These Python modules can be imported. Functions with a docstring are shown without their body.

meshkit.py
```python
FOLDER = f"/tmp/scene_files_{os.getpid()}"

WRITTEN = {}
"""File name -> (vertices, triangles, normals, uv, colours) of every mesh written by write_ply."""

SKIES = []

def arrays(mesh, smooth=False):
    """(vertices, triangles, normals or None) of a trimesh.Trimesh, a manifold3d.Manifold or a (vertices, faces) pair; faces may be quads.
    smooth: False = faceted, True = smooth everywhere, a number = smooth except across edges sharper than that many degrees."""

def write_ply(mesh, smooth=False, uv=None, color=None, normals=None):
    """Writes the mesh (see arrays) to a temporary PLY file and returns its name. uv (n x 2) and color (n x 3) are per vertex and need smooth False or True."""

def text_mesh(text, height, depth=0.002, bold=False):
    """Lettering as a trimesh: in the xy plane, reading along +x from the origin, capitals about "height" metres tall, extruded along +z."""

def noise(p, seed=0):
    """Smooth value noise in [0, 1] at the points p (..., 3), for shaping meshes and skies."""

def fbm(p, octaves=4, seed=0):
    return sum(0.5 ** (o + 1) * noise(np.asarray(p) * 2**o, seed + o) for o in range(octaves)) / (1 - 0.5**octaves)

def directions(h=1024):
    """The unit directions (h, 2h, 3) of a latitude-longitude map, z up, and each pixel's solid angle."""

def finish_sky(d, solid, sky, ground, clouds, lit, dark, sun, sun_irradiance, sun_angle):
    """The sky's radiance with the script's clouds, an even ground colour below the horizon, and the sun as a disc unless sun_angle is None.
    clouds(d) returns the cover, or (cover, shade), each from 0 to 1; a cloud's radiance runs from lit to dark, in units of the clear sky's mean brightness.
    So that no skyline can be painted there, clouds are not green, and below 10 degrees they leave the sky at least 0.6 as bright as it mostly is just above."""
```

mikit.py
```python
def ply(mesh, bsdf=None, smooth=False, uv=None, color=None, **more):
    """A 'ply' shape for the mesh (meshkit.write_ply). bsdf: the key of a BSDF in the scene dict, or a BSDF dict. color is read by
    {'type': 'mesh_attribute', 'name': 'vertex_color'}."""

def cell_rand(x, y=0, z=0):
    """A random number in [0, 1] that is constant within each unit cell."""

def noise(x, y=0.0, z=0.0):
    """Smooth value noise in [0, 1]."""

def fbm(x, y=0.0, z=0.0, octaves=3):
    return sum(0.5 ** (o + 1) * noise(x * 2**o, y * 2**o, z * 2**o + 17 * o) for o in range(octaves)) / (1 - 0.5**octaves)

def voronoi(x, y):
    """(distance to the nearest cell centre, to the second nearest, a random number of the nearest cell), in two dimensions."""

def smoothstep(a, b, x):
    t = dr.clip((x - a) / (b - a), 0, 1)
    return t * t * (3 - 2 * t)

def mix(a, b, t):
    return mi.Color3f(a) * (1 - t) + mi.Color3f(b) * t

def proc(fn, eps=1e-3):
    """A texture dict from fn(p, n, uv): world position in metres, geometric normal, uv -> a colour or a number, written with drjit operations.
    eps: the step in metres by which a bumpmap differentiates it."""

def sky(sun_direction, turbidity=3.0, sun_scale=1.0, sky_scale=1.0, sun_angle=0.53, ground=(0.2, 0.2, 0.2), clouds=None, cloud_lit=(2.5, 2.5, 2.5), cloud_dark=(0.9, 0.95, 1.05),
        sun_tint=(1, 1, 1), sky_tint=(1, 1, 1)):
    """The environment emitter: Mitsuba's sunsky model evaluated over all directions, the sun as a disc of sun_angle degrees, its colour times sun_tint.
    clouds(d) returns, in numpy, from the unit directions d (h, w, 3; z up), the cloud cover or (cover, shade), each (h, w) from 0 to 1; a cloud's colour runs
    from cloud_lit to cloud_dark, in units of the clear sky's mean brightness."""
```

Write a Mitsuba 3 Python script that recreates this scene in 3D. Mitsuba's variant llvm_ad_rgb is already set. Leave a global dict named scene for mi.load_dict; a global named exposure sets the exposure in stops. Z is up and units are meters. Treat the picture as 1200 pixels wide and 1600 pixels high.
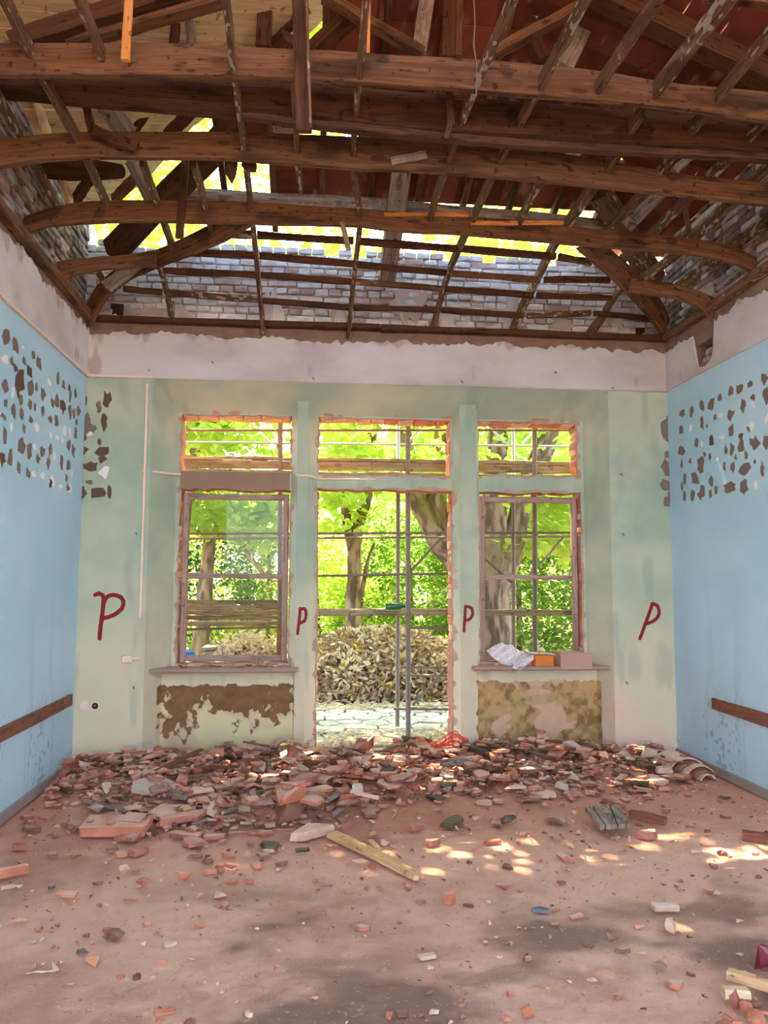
import math, random
import numpy as np, trimesh, mitsuba as mi, drjit as dr
import manifold3d as m3
from shapely.geometry import Polygon, LineString, box as sbox, MultiPoint
from scipy.spatial import Voronoi
import mikit
from mikit import noise, fbm, cell_rand, smoothstep, mix, proc
T = mi.ScalarTransform4f
rng = np.random.default_rng(7); random.seed(7)
scene, labels = {}, {}
# ------------------------------------------------ camera, sky, sun, exposure
EYE = np.array([0.0, 0.0, 1.6]); FOC = 1200.0; PITCH, YAW, ROLL = 0.0884, 0.0962, 0.0035
FW = np.array([math.sin(YAW)*math.cos(PITCH), math.cos(YAW)*math.cos(PITCH), math.sin(PITCH)])
_r = np.array([math.cos(YAW), -math.sin(YAW), 0.0]); _u = np.cross(_r, FW)
RT = _r*math.cos(ROLL) + _u*math.sin(ROLL); UP = -_r*math.sin(ROLL) + _u*math.cos(ROLL)
scene['camera'] = {'type': 'perspective', 'fov': math.degrees(2*math.atan(600/FOC)), 'fov_axis': 'x', 'near_clip': 0.05, 'far_clip': 500.0,
                   'to_world': T().look_at(origin=EYE.tolist(), target=(EYE+FW).tolist(), up=UP.tolist())}
SUN = np.array([-0.16, 0.42, 0.90])
scene['sky'] = mikit.sky(SUN, turbidity=3.5, sun_scale=1.0, sky_scale=1.6, sun_angle=0.6, sky_tint=(1.2, 1.03, 0.92), sun_tint=(1.05, 1.0, 0.9))
exposure = 5.12

def ray(px, py): return FW*FOC + RT*(px-600) + UP*(800-py)
def at(px, py, Y):                                  # the point of the plane y = Y seen at a pixel
    d = ray(px, py); return EYE + d*(Y/d[1])
def atx(px, py, X): d = ray(px, py); return EYE + d*(X/d[0])
def atz(px, py, Z): d = ray(px, py); return EYE + d*((Z-EYE[2])/d[2])

# ------------------------------------------------ naming
def numbered(k):
    if k not in used: used.add(k); return k
    n = counts.get(k, 0)
    while True:
        n += 1; q = f'{k}_{n:03d}'
        if q not in used: counts[k] = n; used.add(q); return q
used, counts = set(), {}
def thing(name, label, cat, group=None, kind=None):
    k = numbered(name); labels[k] = {'label': label, 'category': cat}
    if group: labels[k]['group'] = group
    if kind: labels[k]['kind'] = kind
    return k
def put(k, mesh, mat, smooth=False, uv=None):
    scene[k] = mikit.ply(mesh, mat, smooth=smooth, uv=uv); return k
def put_b(k, mu, mat, smooth=False):                # (mesh, uv)
    return put(k, mu[0], mat, smooth, mu[1])
def part(parent, name, mesh, mat, smooth=False, uv=None, label=None, kind=None):
    k = numbered(parent+'__'+name); put(k, mesh, mat, smooth, uv)
    if label or kind: labels[k] = {a: b for a, b in (('label', label), ('kind', kind)) if b}
    return k
def struct(name, mesh, mat, label, smooth=False, uv=None):
    used.add(name); put(name, mesh, mat, smooth, uv); labels[name] = {'label': label, 'kind': 'structure'}; return name

# ------------------------------------------------ mesh tools
def cat(ms):
    v, f, o = [], [], 0
    for m in ms:
        a, b = (m.vertices, m.faces) if hasattr(m, 'faces') else m
        v.append(np.asarray(a)); f.append(np.asarray(b)+o); o += len(a)
    return (np.vstack(v), np.vstack(f))
def box(x0, x1, y0, y1, z0, z1):
    return trimesh.creation.box(bounds=[[min(x0,x1), min(y0,y1), min(z0,z1)], [max(x0,x1), max(y0,y1), max(z0,z1)]])
def bevel_box(sx, sy, sz, r=0.006, seed=None, jit=0.0):
    h = np.array([sx, sy, sz])/2; P = []
    g = np.random.default_rng(seed) if seed is not None else rng
    for s in np.array(np.meshgrid([-1,1],[-1,1],[-1,1])).reshape(3,-1).T:
        c = s*h + g.normal(0, jit, 3) if jit else s*h
        for a in range(3):
            q = c - s*r; q[a] = c[a]; P.append(q)
    return trimesh.convex.convex_hull(np.array(P))
def mani(m):
    return m3.Manifold(m3.Mesh(np.asarray(m.vertices, np.float32), np.asarray(m.faces, np.uint32)))
def hull(pts): return trimesh.convex.convex_hull(np.asarray(pts, float))
def extrude(poly, h, frame):
    """shapely polygon in (a, b) of frame = (origin, A, B, N), extruded by h along N"""
    m = trimesh.creation.extrude_polygon(poly, h); o, A, B, N = [np.asarray(q, float) for q in frame]
    v = o + m.vertices[:, :1]*A + m.vertices[:, 1:2]*B + m.vertices[:, 2:3]*N
    f = m.faces if np.dot(np.cross(A, B), N) > 0 else m.faces[:, ::-1]
    return trimesh.Trimesh(v, f, process=False)
def ribbon(bot, top, th, tdir, wob=0.003, caps=True):
    """a plank between a lower and an upper polyline, th thick along tdir; with uv (metres along, across)"""
    bot, top = np.asarray(bot, float), np.asarray(top, float); n = len(bot); tdir = np.asarray(tdir, float)
    if tdir.ndim == 1: tdir = np.repeat(tdir[None], n, 0)
    tdir = tdir/np.linalg.norm(tdir, axis=1, keepdims=True)
    bot = bot + rng.normal(0, wob, bot.shape)*[0.3, 0.3, 1]; top = top + rng.normal(0, wob, top.shape)*[0.3, 0.3, 1]
    c = min(0.006, th*0.18)
    u = (top-bot); u = u/np.linalg.norm(u, axis=1, keepdims=True)
    hh = np.linalg.norm(top-bot, axis=1)
    off = []
    for s, e, q in ((-1,0,1),(1,0,1),(1,c,0),(1,-c,2),(1,0,3),(-1,0,3),(-1,-c,2),(-1,c,0)):
        base = bot if q in (0, 1) else top
        if q in (1, 3): off.append(base + tdir*(s*(th/2-c)))
        else: off.append(base + u*e + tdir*(s*th/2))
    ring = np.stack(off, 1); k = ring.shape[1]
    ring = np.concatenate([ring, ring[:, :1]], 1)
    L = np.concatenate([[0], np.cumsum(np.linalg.norm(np.diff((bot+top)/2, axis=0), axis=1))])
    uo, vo = rng.uniform(0, 50, 2)
    per = np.concatenate([[0], np.cumsum([th, c, hh.mean(), c, th, c, hh.mean(), c])])
    uv = np.stack([np.repeat(L[:, None], k+1, 1)+uo, np.repeat(per[None], n, 0)+vo], -1).reshape(-1, 2)
    v = ring.reshape(-1, 3); f = []
    for i in range(n-1):
        for j in range(k):
            a = i*(k+1)+j; b = a+1; d = a+k+1; e = d+1
            f += [[a, d, b], [b, d, e]]
    if caps:
        for i, rev in ((0, 0), (n-1, 1)):
            o = len(v); v = np.vstack([v, ring[i, :k]]); uv = np.vstack([uv, np.stack([per[:k]*0.3+uo, per[:k]*0.3+vo], 1)])
            for j in range(1, k-1): f.append([o, o+j, o+j+1] if not rev else [o, o+j+1, o+j])
    f = np.array(f); m = trimesh.Trimesh(v, f, process=False)
    if m.volume < 0: f = f[:, ::-1]
    return (v, f), uv
def bar(p0, p1, w, h, up=(0,0,1), n=4, sag=0.0, wob=0.003):
    """a straight timber from p0 to p1 (axis), w wide, h high"""
    p0, p1 = np.asarray(p0, float), np.asarray(p1, float); d = p1-p0; d = d/np.linalg.norm(d)
    s = np.cross(d, up); s /= np.linalg.norm(s); u = np.cross(s, d)
    t = np.linspace(0, 1, n)[:, None]; P = p0*(1-t)+p1*t - np.array([0,0,1])*sag*4*t*(1-t)
    return ribbon(P-u*h/2, P+u*h/2, w, s, wob)
def tube(path, r, k=8, cap=True, wob=0.0):
    """a round sweep with uv; r may vary along the path"""
    P = np.asarray(path, float); n = len(P); r = np.broadcast_to(r, (n,)).astype(float)
    t = np.gradient(P, axis=0); t /= np.linalg.norm(t, axis=1, keepdims=True)
    a = np.cross(t[0], [0.31, 0.22, 0.93] if abs(t[0][2]) < .9 else [1, 0.1, 0]); a /= np.linalg.norm(a)
    v, uv = [], []; L = np.concatenate([[0], np.cumsum(np.linalg.norm(np.diff(P, axis=0), axis=1))])
    ang = np.arange(k+1)*2*np.pi/k; uo, vo = rng.uniform(0, 50, 2); jit = 1+rng.normal(0, wob, (n, k+1)); jit[:, -1] = jit[:, 0]
    for i in range(n):
        a = a - t[i]*np.dot(a, t[i]); a /= np.linalg.norm(a); b = np.cross(t[i], a)
        rr = (r[i]*jit[i])[:, None]
        v.append(P[i] + rr*(np.cos(ang)[:, None]*a + np.sin(ang)[:, None]*b)); uv.append(np.stack([np.full(k+1, L[i]+uo), ang*r.mean()+vo], 1))
    v = np.vstack(v); uv = np.vstack(uv); f = []
    for i in range(n-1):
        for j in range(k):
            q = i*(k+1)+j; f += [[q, q+1, q+k+1], [q+1, q+k+2, q+k+1]]
    if cap:
        for i, rev in ((0, 1), (n-1, 0)):
            o = len(v); v = np.vstack([v, v[i*(k+1):i*(k+1)+k], P[i:i+1]]); uv = np.vstack([uv, np.zeros((k+1, 2))+[uo, vo]])
            for j in range(k): f.append([o+k, o+j, o+(j+1) % k] if not rev else [o+k, o+(j+1) % k, o+j])
    return (v, np.array(f)), uv
def spline(pts, n):
    from scipy.interpolate import CubicSpline, PchipInterpolator
    p = np.asarray(pts, float); d = np.concatenate([[0], np.cumsum(np.linalg.norm(np.diff(p, axis=0), axis=1))])
    return PchipInterpolator(d, p, axis=0)(np.linspace(0, d[-1], n))

# ------------------------------------------------ materials
def tw(d): return {'type': 'twosided', 'b': d}
def rgb(*c): return {'type': 'rgb', 'value': list(c)}
def srgb(r, g, b):
    return [((c/255)/12.92 if c/255 < .04045 else ((c/255+.055)/1.055)**2.4) for c in (r, g, b)]
def prin(col, rough=0.8, spec=0.3, **k):
    return tw({'type': 'principled', 'base_color': col if isinstance(col, dict) else rgb(*col), 'roughness': rough, 'specular': spec, **k})
def bumped(d, fn, scale, eps=2e-3):
    return tw({'type': 'bumpmap', 'scale': scale, 'tex': proc(fn, eps), 'b': d['b']})

def wood_fn(a, b, dark, knots=0.5, specks=0.0):
    a, b, dark = srgb(*a), srgb(*b), srgb(*dark)
    def fn(p, n, uv):
        u, v = uv.x, uv.y
        w = fbm(u*1.2, v*9.0, 3.0, 2)
        g = .55*fbm(u*1.6+w*2, v*70.0 + w*5, 1.0, 3)+.45*fbm(u*9.0, v*120.0, 6.0, 2)
        c = mix(a, b, smoothstep(.25, .75, g)*.75 + .25*w)
        st = smoothstep(.60, .74, fbm(u*2.3, v*6.0, 9.0, 3))
        c = mix(c, dark, st*knots)
        k = smoothstep(.80, .9, noise(u*7.0, v*22.0, 5.0))
        c = mix(c, dark, k*knots)
        nd = smoothstep(.87, .91, noise(u*24.0, v*44.0, 8.0))
        c = mix(c, dark, nd*.7)
        if specks:
            s = smoothstep(.66, .72, noise(u*26.0, v*40.0, 4.0)*.6+.4*noise(u*5.0, v*9.0, 2.0))
            c = mix(c, srgb(205, 190, 170), s*specks)
        return c
    return fn
scene['wood_plank'] = prin(proc(wood_fn((128,86,54), (88,55,33), (38,21,12), .6)), .75, .3)
scene['wood_rib'] = prin(proc(wood_fn((122,88,62), (88,60,40), (44,27,16), .4, .4)), .85, .2)
scene['wood_dark'] = prin(proc(wood_fn((98,58,34), (65,37,20), (28,16,9), .5)), .75, .25)
scene['wood_grey'] = prin(proc(wood_fn((164,142,122), (112,92,76), (60,44,34), .5, .15)), .9, .2)
scene['wood_new'] = prin(proc(wood_fn((226,196,152), (200,164,118), (140,98,62), .35)), .7, .3)
scene['wood_raw'] = prin(proc(wood_fn((222,150,84), (186,112,58), (120,64,30), .3)), .8, .2)
scene['wood_pale'] = prin(proc(wood_fn((228,184,134), (206,154,104), (140,92,56), .3)), .75, .25)
scene['wood_frame'] = prin(proc(wood_fn((186,152,136), (150,118,104), (110,80,66), .4)), .75, .3)
scene['wood_deck'] = prin(proc(wood_fn((164,154,118), (126,112,80), (78,66,46), .5)), .85, .2)

# --- openings of the window wall (x0, x1, z0, z1)
OPEN = [(-1.20, -0.19, .83, 2.44), (1.63, 2.63, .83, 2.45), (0.075, 1.35, -.2, 2.455),
        (-1.20, -0.19, 2.62, 3.14), (0.075, 1.335, 2.60, 3.14), (1.62, 2.60, 2.62, 3.14)]
def front_fn(p, n, uv):
    x, y, z = p.x, p.y, p.z
    f1 = fbm(x*2.2, y*2.2, z*2.2, 4); f2 = fbm(x*14, y*14+3, z*14, 3)
    c = mix(srgb(158,174,150), srgb(184,188,158), smoothstep(.3, .75, f1))
    c = mix(c, srgb(222,198,156), smoothstep(2.1, .1, z)*.85)                     # lower paint sun-bleached to cream
    c = mix(c, srgb(120,138,128), smoothstep(.62, .75, fbm(x*6, y*2, z*1.2, 3))*.25)
    # worn base coat on the right pier
    edge = .62 - (x-2.8)*.78 + (fbm(x*9, 1.0, z*9, 3)-.5)*.28
    c = mix(c, srgb(222,190,158), smoothstep(0, .015, edge-z)*smoothstep(2.76, 2.79, x))
    c = mix(c, srgb(212,192,166), smoothstep(.0, .02, .12+.25*fbm(x*5, 4.0, 0, 2)-z-.1)*.8)
    # bare rough strips round the openings
    raw = mi.Float(0)
    for i, (x0, x1, z0, z1) in enumerate(OPEN):
        dx = dr.maximum(dr.maximum(x0-x, x-x1), 0); dz = dr.maximum(dr.maximum(z0-z, z-z1), 0)
        d = dr.sqrt(dx*dx+dz*dz)
        raw = dr.maximum(raw, smoothstep(.008, 0, d-(.004+.035*smoothstep(.42, .8, fbm(x*11+i, 2.0, z*11, 3)))))
    raw = raw*smoothstep(7.08, 7.1, y)
    c = mix(c, mix(srgb(198,162,136), srgb(162,124,100), f2), raw)
    # beam band over the left window, the jambs
    c = mix(c, srgb(150,116,92), smoothstep(2.42, 2.45, z)*smoothstep(2.62, 2.6, z)*smoothstep(-1.22, -1.2, x)*smoothstep(-.19, -.2, x)*.95)
    jamb = smoothstep(7.262, 7.266, y)
    c = mix(c, mix(srgb(190,132,98), srgb(150,100,74), f2), jamb)
    # stained plaster where the radiators hung
    def panel(x0, x1, z1):
        e = (fbm(x*16, 7.0, z*16, 3)-.5)*.07
        return smoothstep(0, .01, x-x0+e)*smoothstep(0, .01, x1-x+e)*smoothstep(0, .01, z1-z+e)*smoothstep(7.08, 7.1, y)
    big = fbm(x*3.5, 5.0, z*3.5, 3); fine = fbm(x*20, 8.0, z*13, 3)
    L = panel(-1.35, -.125, .66)
    lc = mix(srgb(214,196,140), srgb(205,176,136), smoothstep(.4, .6, big))
    br = smoothstep(.47, .53, fine*.45+big*.4+(z-.36)*.55+.06*smoothstep(.3,-.9,x))
    lc = mix(lc, mix(srgb(146,104,58), srgb(106,70,38), f2), br)
    lc = mix(lc, srgb(170,128,78), smoothstep(.14, .05, z)*.8)
    c = mix(c, lc, L)
    R = panel(1.56, 2.77, .67)
    rc = mix(srgb(190,148,94), srgb(136,98,56), smoothstep(.35, .65, fine*.6+big*.4))
    rc = mix(rc, srgb(208,166,128), smoothstep(.5, .54, fbm(x*4+9, 2.0, z*4, 4)-.25*smoothstep(.1, .5, dr.abs(x-2.1)))*.9)
    rc = mix(rc, srgb(170,152,88), smoothstep(.60, .7, fbm(x*6, 12.0, z*6, 3))*.45)
    c = mix(c, rc, R)
    # earth-coloured mortar under the wall plate
    c = mix(c, mix(srgb(150,116,92), srgb(112,84,66), f2), smoothstep(3.43, 3.44, z))
    return c
def rough_fn(p, n, uv): return fbm(p.x*18, p.y*18, p.z*18, 3)
scene['paint_front'] = bumped(prin(proc(front_fn), .75, .3), rough_fn, .006)
def side_fn(p, n, uv):
    x, y, z = p.x, p.y, p.z
    f1 = fbm(x*1.1, y*1.1, z*1.1, 4)
    c = mix(srgb(168,202,212), srgb(186,213,219), smoothstep(.3, .75, f1))
    c = mix(c, srgb(182,200,200), smoothstep(1.3, .2, z)*.7)
    c = mix(c, srgb(128,158,166), smoothstep(.6, .72, fbm(y*7, z*.8, 2.0, 3))*.2*smoothstep(2.0, .5, z))
    c = mix(c, srgb(128,128,126), smoothstep(.70, .76, noise(y*30, z*30, 3.0)*.5+.5*fbm(y*3, z*3, 1.0, 2))*.5*smoothstep(1.0, .2, z))
    c = mix(c, mix(srgb(150,122,104), srgb(112,86,70), fbm(x*9, y*9, z*9, 2)), smoothstep(3.425, 3.435, z))
    return c
scene['paint_side'] = prin(proc(side_fn), .6, .35)
def frieze_fn(p, n, uv):
    x, y, z = p.x, p.y, p.z
    f = fbm(x*2+y, y*2, z*3, 4)
    c = mix(srgb(206,196,188), srgb(188,174,166), smoothstep(.35, .75, f))
    c = mix(c, srgb(166,140,126), smoothstep(.62, .74, fbm(x*7+y*7, 1.0, z*2.0, 3)+.35*smoothstep(3.6, 3.9, z)-.12)*.6)
    return c
scene['frieze_paint'] = prin(proc(frieze_fn), .8, .2)
def mortar_fn(p, n, uv):
    f = fbm(p.x*7, p.y*7, p.z*7, 4)
    return mix(srgb(196,190,186), srgb(146,136,130), smoothstep(.3, .7, f))
scene['mortar'] = prin(proc(mortar_fn), .95, .1)
scene['lime_mortar'] = prin(srgb(196,170,148), .95, .1)
scene['baseboard_grey'] = prin(srgb(150,130,118), .8, .2)
def brick_fn(a, b, white):
    a, b = srgb(*a), srgb(*b)
    def fn(p, n, uv):
        f = fbm(p.x*16, p.y*16, p.z*22, 3)
        c = mix(a, b, smoothstep(.25, .75, f))
        return mix(c, srgb(214,206,204), smoothstep(.52, .66, fbm(p.x*5, p.y*5, p.z*9, 4))*white)
    return fn
scene['brick_grey'] = prin(proc(brick_fn((206,202,198), (176,170,165), .75)), .95, .1)
scene['brick_red'] = prin(proc(brick_fn((186,160,152), (156,130,124), .5)), .95, .1)
scene['brick_pale'] = prin(proc(brick_fn((222,217,212), (190,182,176), .8)), .95, .1)
scene['brick_dark'] = prin(proc(brick_fn((136,116,106), (100,84,76), .35)), .95, .1)
def floor_fn(p, n, uv):
    x, y = p.x, p.y
    f = fbm(x*1.3, y*1.3, 0, 4); g = fbm(x*9, y*9, 1, 3)
    c = mix(srgb(216,166,136), srgb(184,136,108), smoothstep(.3, .7, f*.7+g*.3))
    c = mix(c, srgb(112,86,72), smoothstep(.52, .70, fbm(x*1.6+4, y*2.4, 5, 4))*.75*smoothstep(4.6, 3.6, y))
    c = mix(c, srgb(178,110,84), smoothstep(4.6, 5.6, y+.4*g)*.55)
    sp = smoothstep(.86, .9, noise(x*95+g*6, y*95, 2)); c = mix(c, srgb(226,204,182), sp*.22)
    sp = smoothstep(.84, .9, noise(x*75, y*75+g*6, 8)); c = mix(c, srgb(136,92,72), sp*.3)
    return c
scene['floor_dust'] = bumped(prin(proc(floor_fn), .9, .15), lambda p, n, uv: fbm(p.x*14, p.y*14, 0, 4), .02)
def clay_fn(a, b, dust):
    a, b, dust = srgb(*a), srgb(*b), srgb(*dust)
    def fn(p, n, uv):
        f = fbm(p.x*11, p.y*11, p.z*11, 3)
        c = mix(a, b, smoothstep(.3, .7, f))
        up = smoothstep(.35, .9, n.z)
        return mix(c, dust, up*smoothstep(.25, .6, fbm(p.x*6+3, p.y*6, p.z*6, 3))*.85)
    return fn
scene['clay_orange'] = prin(proc(clay_fn((206,132,94), (180,106,74), (212,172,148))), .9, .15)
scene['clay_red'] = prin(proc(clay_fn((184,114,88), (150,90,70), (208,166,144))), .9, .15)
scene['clay_brown'] = prin(proc(clay_fn((146,98,74), (112,74,57), (190,152,132))), .9, .15)
scene['clay_pale'] = prin(proc(clay_fn((214,176,144), (196,150,118), (218,184,158))), .9, .15)
scene['clay_black'] = prin(proc(clay_fn((104,88,66), (66,54,42), (120,104,86))), .9, .15)
def panel_fn(p, n, uv):
    f = fbm(p.x*5, p.y*5, p.z*5, 3); r = cell_rand(dr.floor(p.x*2.4), dr.floor(p.y*4), 3)
    c = mix(srgb(128,66,48), srgb(92,44,32), smoothstep(.3, .7, f*.6+r*.4))
    return mix(c, srgb(186,150,134), smoothstep(.60, .74, fbm(p.x*9, p.y*3, p.z*3, 3))*.5)
scene['clay_panel'] = prin(proc(panel_fn), .9, .15)
def bark_fn(p, n, uv):
    f = fbm(uv.x*5, uv.y*16, 0, 3)
    c = mix(srgb(150,130,108), srgb(92,76,60), smoothstep(.3, .7, f))
    return mix(c, srgb(120,116,70), smoothstep(.55, .7, fbm(p.x*3, p.y*3, p.z*2, 2))*.5)
scene['bark'] = bumped(prin(proc(bark_fn), .95, .1), lambda p, n, uv: fbm(uv.x*8, uv.y*26, 0, 3), .03)
def stone_fn(p, n, uv):
    f = fbm(p.x*4, p.y*4, 0, 3); r = fbm(p.x*23, p.y*23, 2, 2)
    return mix(srgb(214,206,184), srgb(166,162,140), smoothstep(.3, .7, f*.6+r*.4))
scene['stone'] = prin(proc(stone_fn), .85, .2)
def earth_fn(p, n, uv):
    f = fbm(p.x*3, p.y*3, 0, 4)
    return mix(srgb(150,126,92), srgb(98,80,56), smoothstep(.3, .7, f))
scene['earth'] = prin(proc(earth_fn), .95, .1)
def leafm(r, g, b, tr=.9): return {'type': 'principledthin', 'base_color': rgb(*srgb(r, g, b)), 'roughness': .55, 'diff_trans': tr, 'eta': 1.4, 'spec_trans': 0.0}
scene['leaf_lime'] = leafm(192,214,92, 1.2); scene['leaf_green'] = leafm(166,196,78, 1.1); scene['leaf_deep'] = leafm(112,146,58, .9)
scene['leaf_dark'] = leafm(66,92,46, .6); scene['leaf_pale'] = leafm(176,200,110, 1.1)
scene['leaf_dry'] = leafm(216,196,158, .6); scene['leaf_tan'] = leafm(160,130,98, .45); scene['leaf_yellow'] = leafm(232,206,90, .9)
scene['metal_galv'] = prin((.48,.50,.53), .45, .5, metallic=.6)
scene['metal_old'] = prin((.19,.155,.115), .65, .3)
scene['metal_rust'] = prin((.22,.11,.06), .8, .3, metallic=.2)
scene['mesh_orange'] = prin(srgb(236,70,44), .5, .4)
scene['cardboard'] = prin(srgb(190,148,124), .85, .2)
scene['cardboard_light'] = prin(srgb(205,190,180), .85, .2)
scene['brick_orange'] = prin(srgb(214,122,56), .9, .2)
scene['sheet'] = prin(srgb(226,214,206), .45, .5)
scene['paint_red'] = prin(srgb(134,28,30), .6, .3)
scene['cream'] = prin(srgb(232,204,180), .5, .4)
scene['dab_grey'] = bumped(prin(srgb(124,108,96), .95, .1), rough_fn, .02)
scene['dab_white'] = prin(srgb(232,226,220), .9, .1)
scene['dab_brown'] = bumped(prin(srgb(104,80,66), .95, .1), rough_fn, .02)
scene['hole_shade'] = prin(srgb(58,40,30), .95, .1)  # flat dark colour standing in for the shade inside holes
scene['rail_brown'] = prin(proc(wood_fn((140,84,58), (112,62,42), (70,36,24), .3)), .6, .35)
scene['plastic_blue'] = prin(srgb(48,92,190), .4, .5)
scene['plastic_green'] = prin(srgb(30,96,60), .4, .5)
scene['plastic_maroon'] = prin(srgb(130,40,52), .4, .5)
scene['slate'] = prin(srgb(104,104,108), .8, .3)
scene['glass'] = {'type': 'thindielectric', 'specular_transmittance': rgb(.86, .82, .74), 'specular_reflectance': rgb(.15, .15, .15)}
# ================================================ SETTING
XL, XR, YF, YB, ZM, ZT = -2.0, 3.39, 6.94, 7.25, 3.41, 3.93
def mesh_of(m): q = m.to_mesh(); return trimesh.Trimesh(q.vert_properties[:, :3], q.tri_verts, process=False)
w = mani(box(XL-.3, XR+.3, YB, YB+.20, -.2, ZT)) + mani(box(XL-.3, XR+.3, YF, YB+.02, -.2, ZT))
NX0, NX1, BX0, BX1, NZ, BZ = -1.42, 2.805, -1.245, 2.665, 3.40, 3.165
def fr(Y):
    t = (Y-YF)/(YB-YF); return NX0+(BX0-NX0)*t, NX1+(BX1-NX1)*t, NZ+(BZ-NZ)*t
w -= mani(hull([(x, Y, z) for Y in (YF-.05, YB) for x in fr(Y)[:2] for z in (-.3, fr(Y)[2])]))
for a0, a1, b0, b1 in ((-.185, .07, -.125, -.03), (1.355, 1.62, 1.405, 1.565)):     # the two piers: back width, front width
    w += mani(hull([(a0,YB+.01,-.2),(a1,YB+.01,-.2),(b0,7.11,-.2),(b1,7.11,-.2),(a0,YB+.01,3.3),(a1,YB+.01,3.3),(b0,7.11,3.3),(b1,7.11,3.3)]) )
w += mani(box(-1.40, -.10, 7.14, 7.3, -.2, .78)) + mani(box(1.52, 2.79, 7.14, 7.3, -.2, .78))     # aprons under the windows
for (x0, x1, z0, z1) in OPEN:                                                        # rough broken openings
    k = 14; per = []
    for i in range(k): per.append((x0+(x1-x0)*i/k, z0))
    for i in range(k): per.append((x1, z0+(z1-z0)*i/k))
    for i in range(k): per.append((x1-(x1-x0)*i/k, z1))
    for i in range(k): per.append((x0, z1-(z1-z0)*i/k))
    per = np.array(per) + rng.uniform(-.013, .013, (len(per), 2))
    w -= mani(extrude(Polygon(per).buffer(0), .6, ((0,7.0+.02,0), (1,0,0), (0,0,1), (0,1,0))))
struct('wall_front', mesh_of(w), 'paint_front', 'pale green plastered end wall with two windows and a doorway, paint worn and stained')
left = mani(box(XL-.3, XL, -2.3, YB+.2, -.2, ZT))
struct('wall_left', mesh_of(left), 'paint_side', 'pale blue painted wall on the left with spots of old adhesive')
hx = atx(1101, 552, XR)
right = mani(box(XR, XR+.3, -2.3, YB+.2, -.2, ZT)) - mani(box(XR-.1, XR+.2, hx[1]-.13, hx[1]+.13, hx[2]-.08, hx[2]+.10))
struct('wall_right', mesh_of(right), 'paint_side', 'pale blue painted wall on the right with spots of old adhesive')
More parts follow.
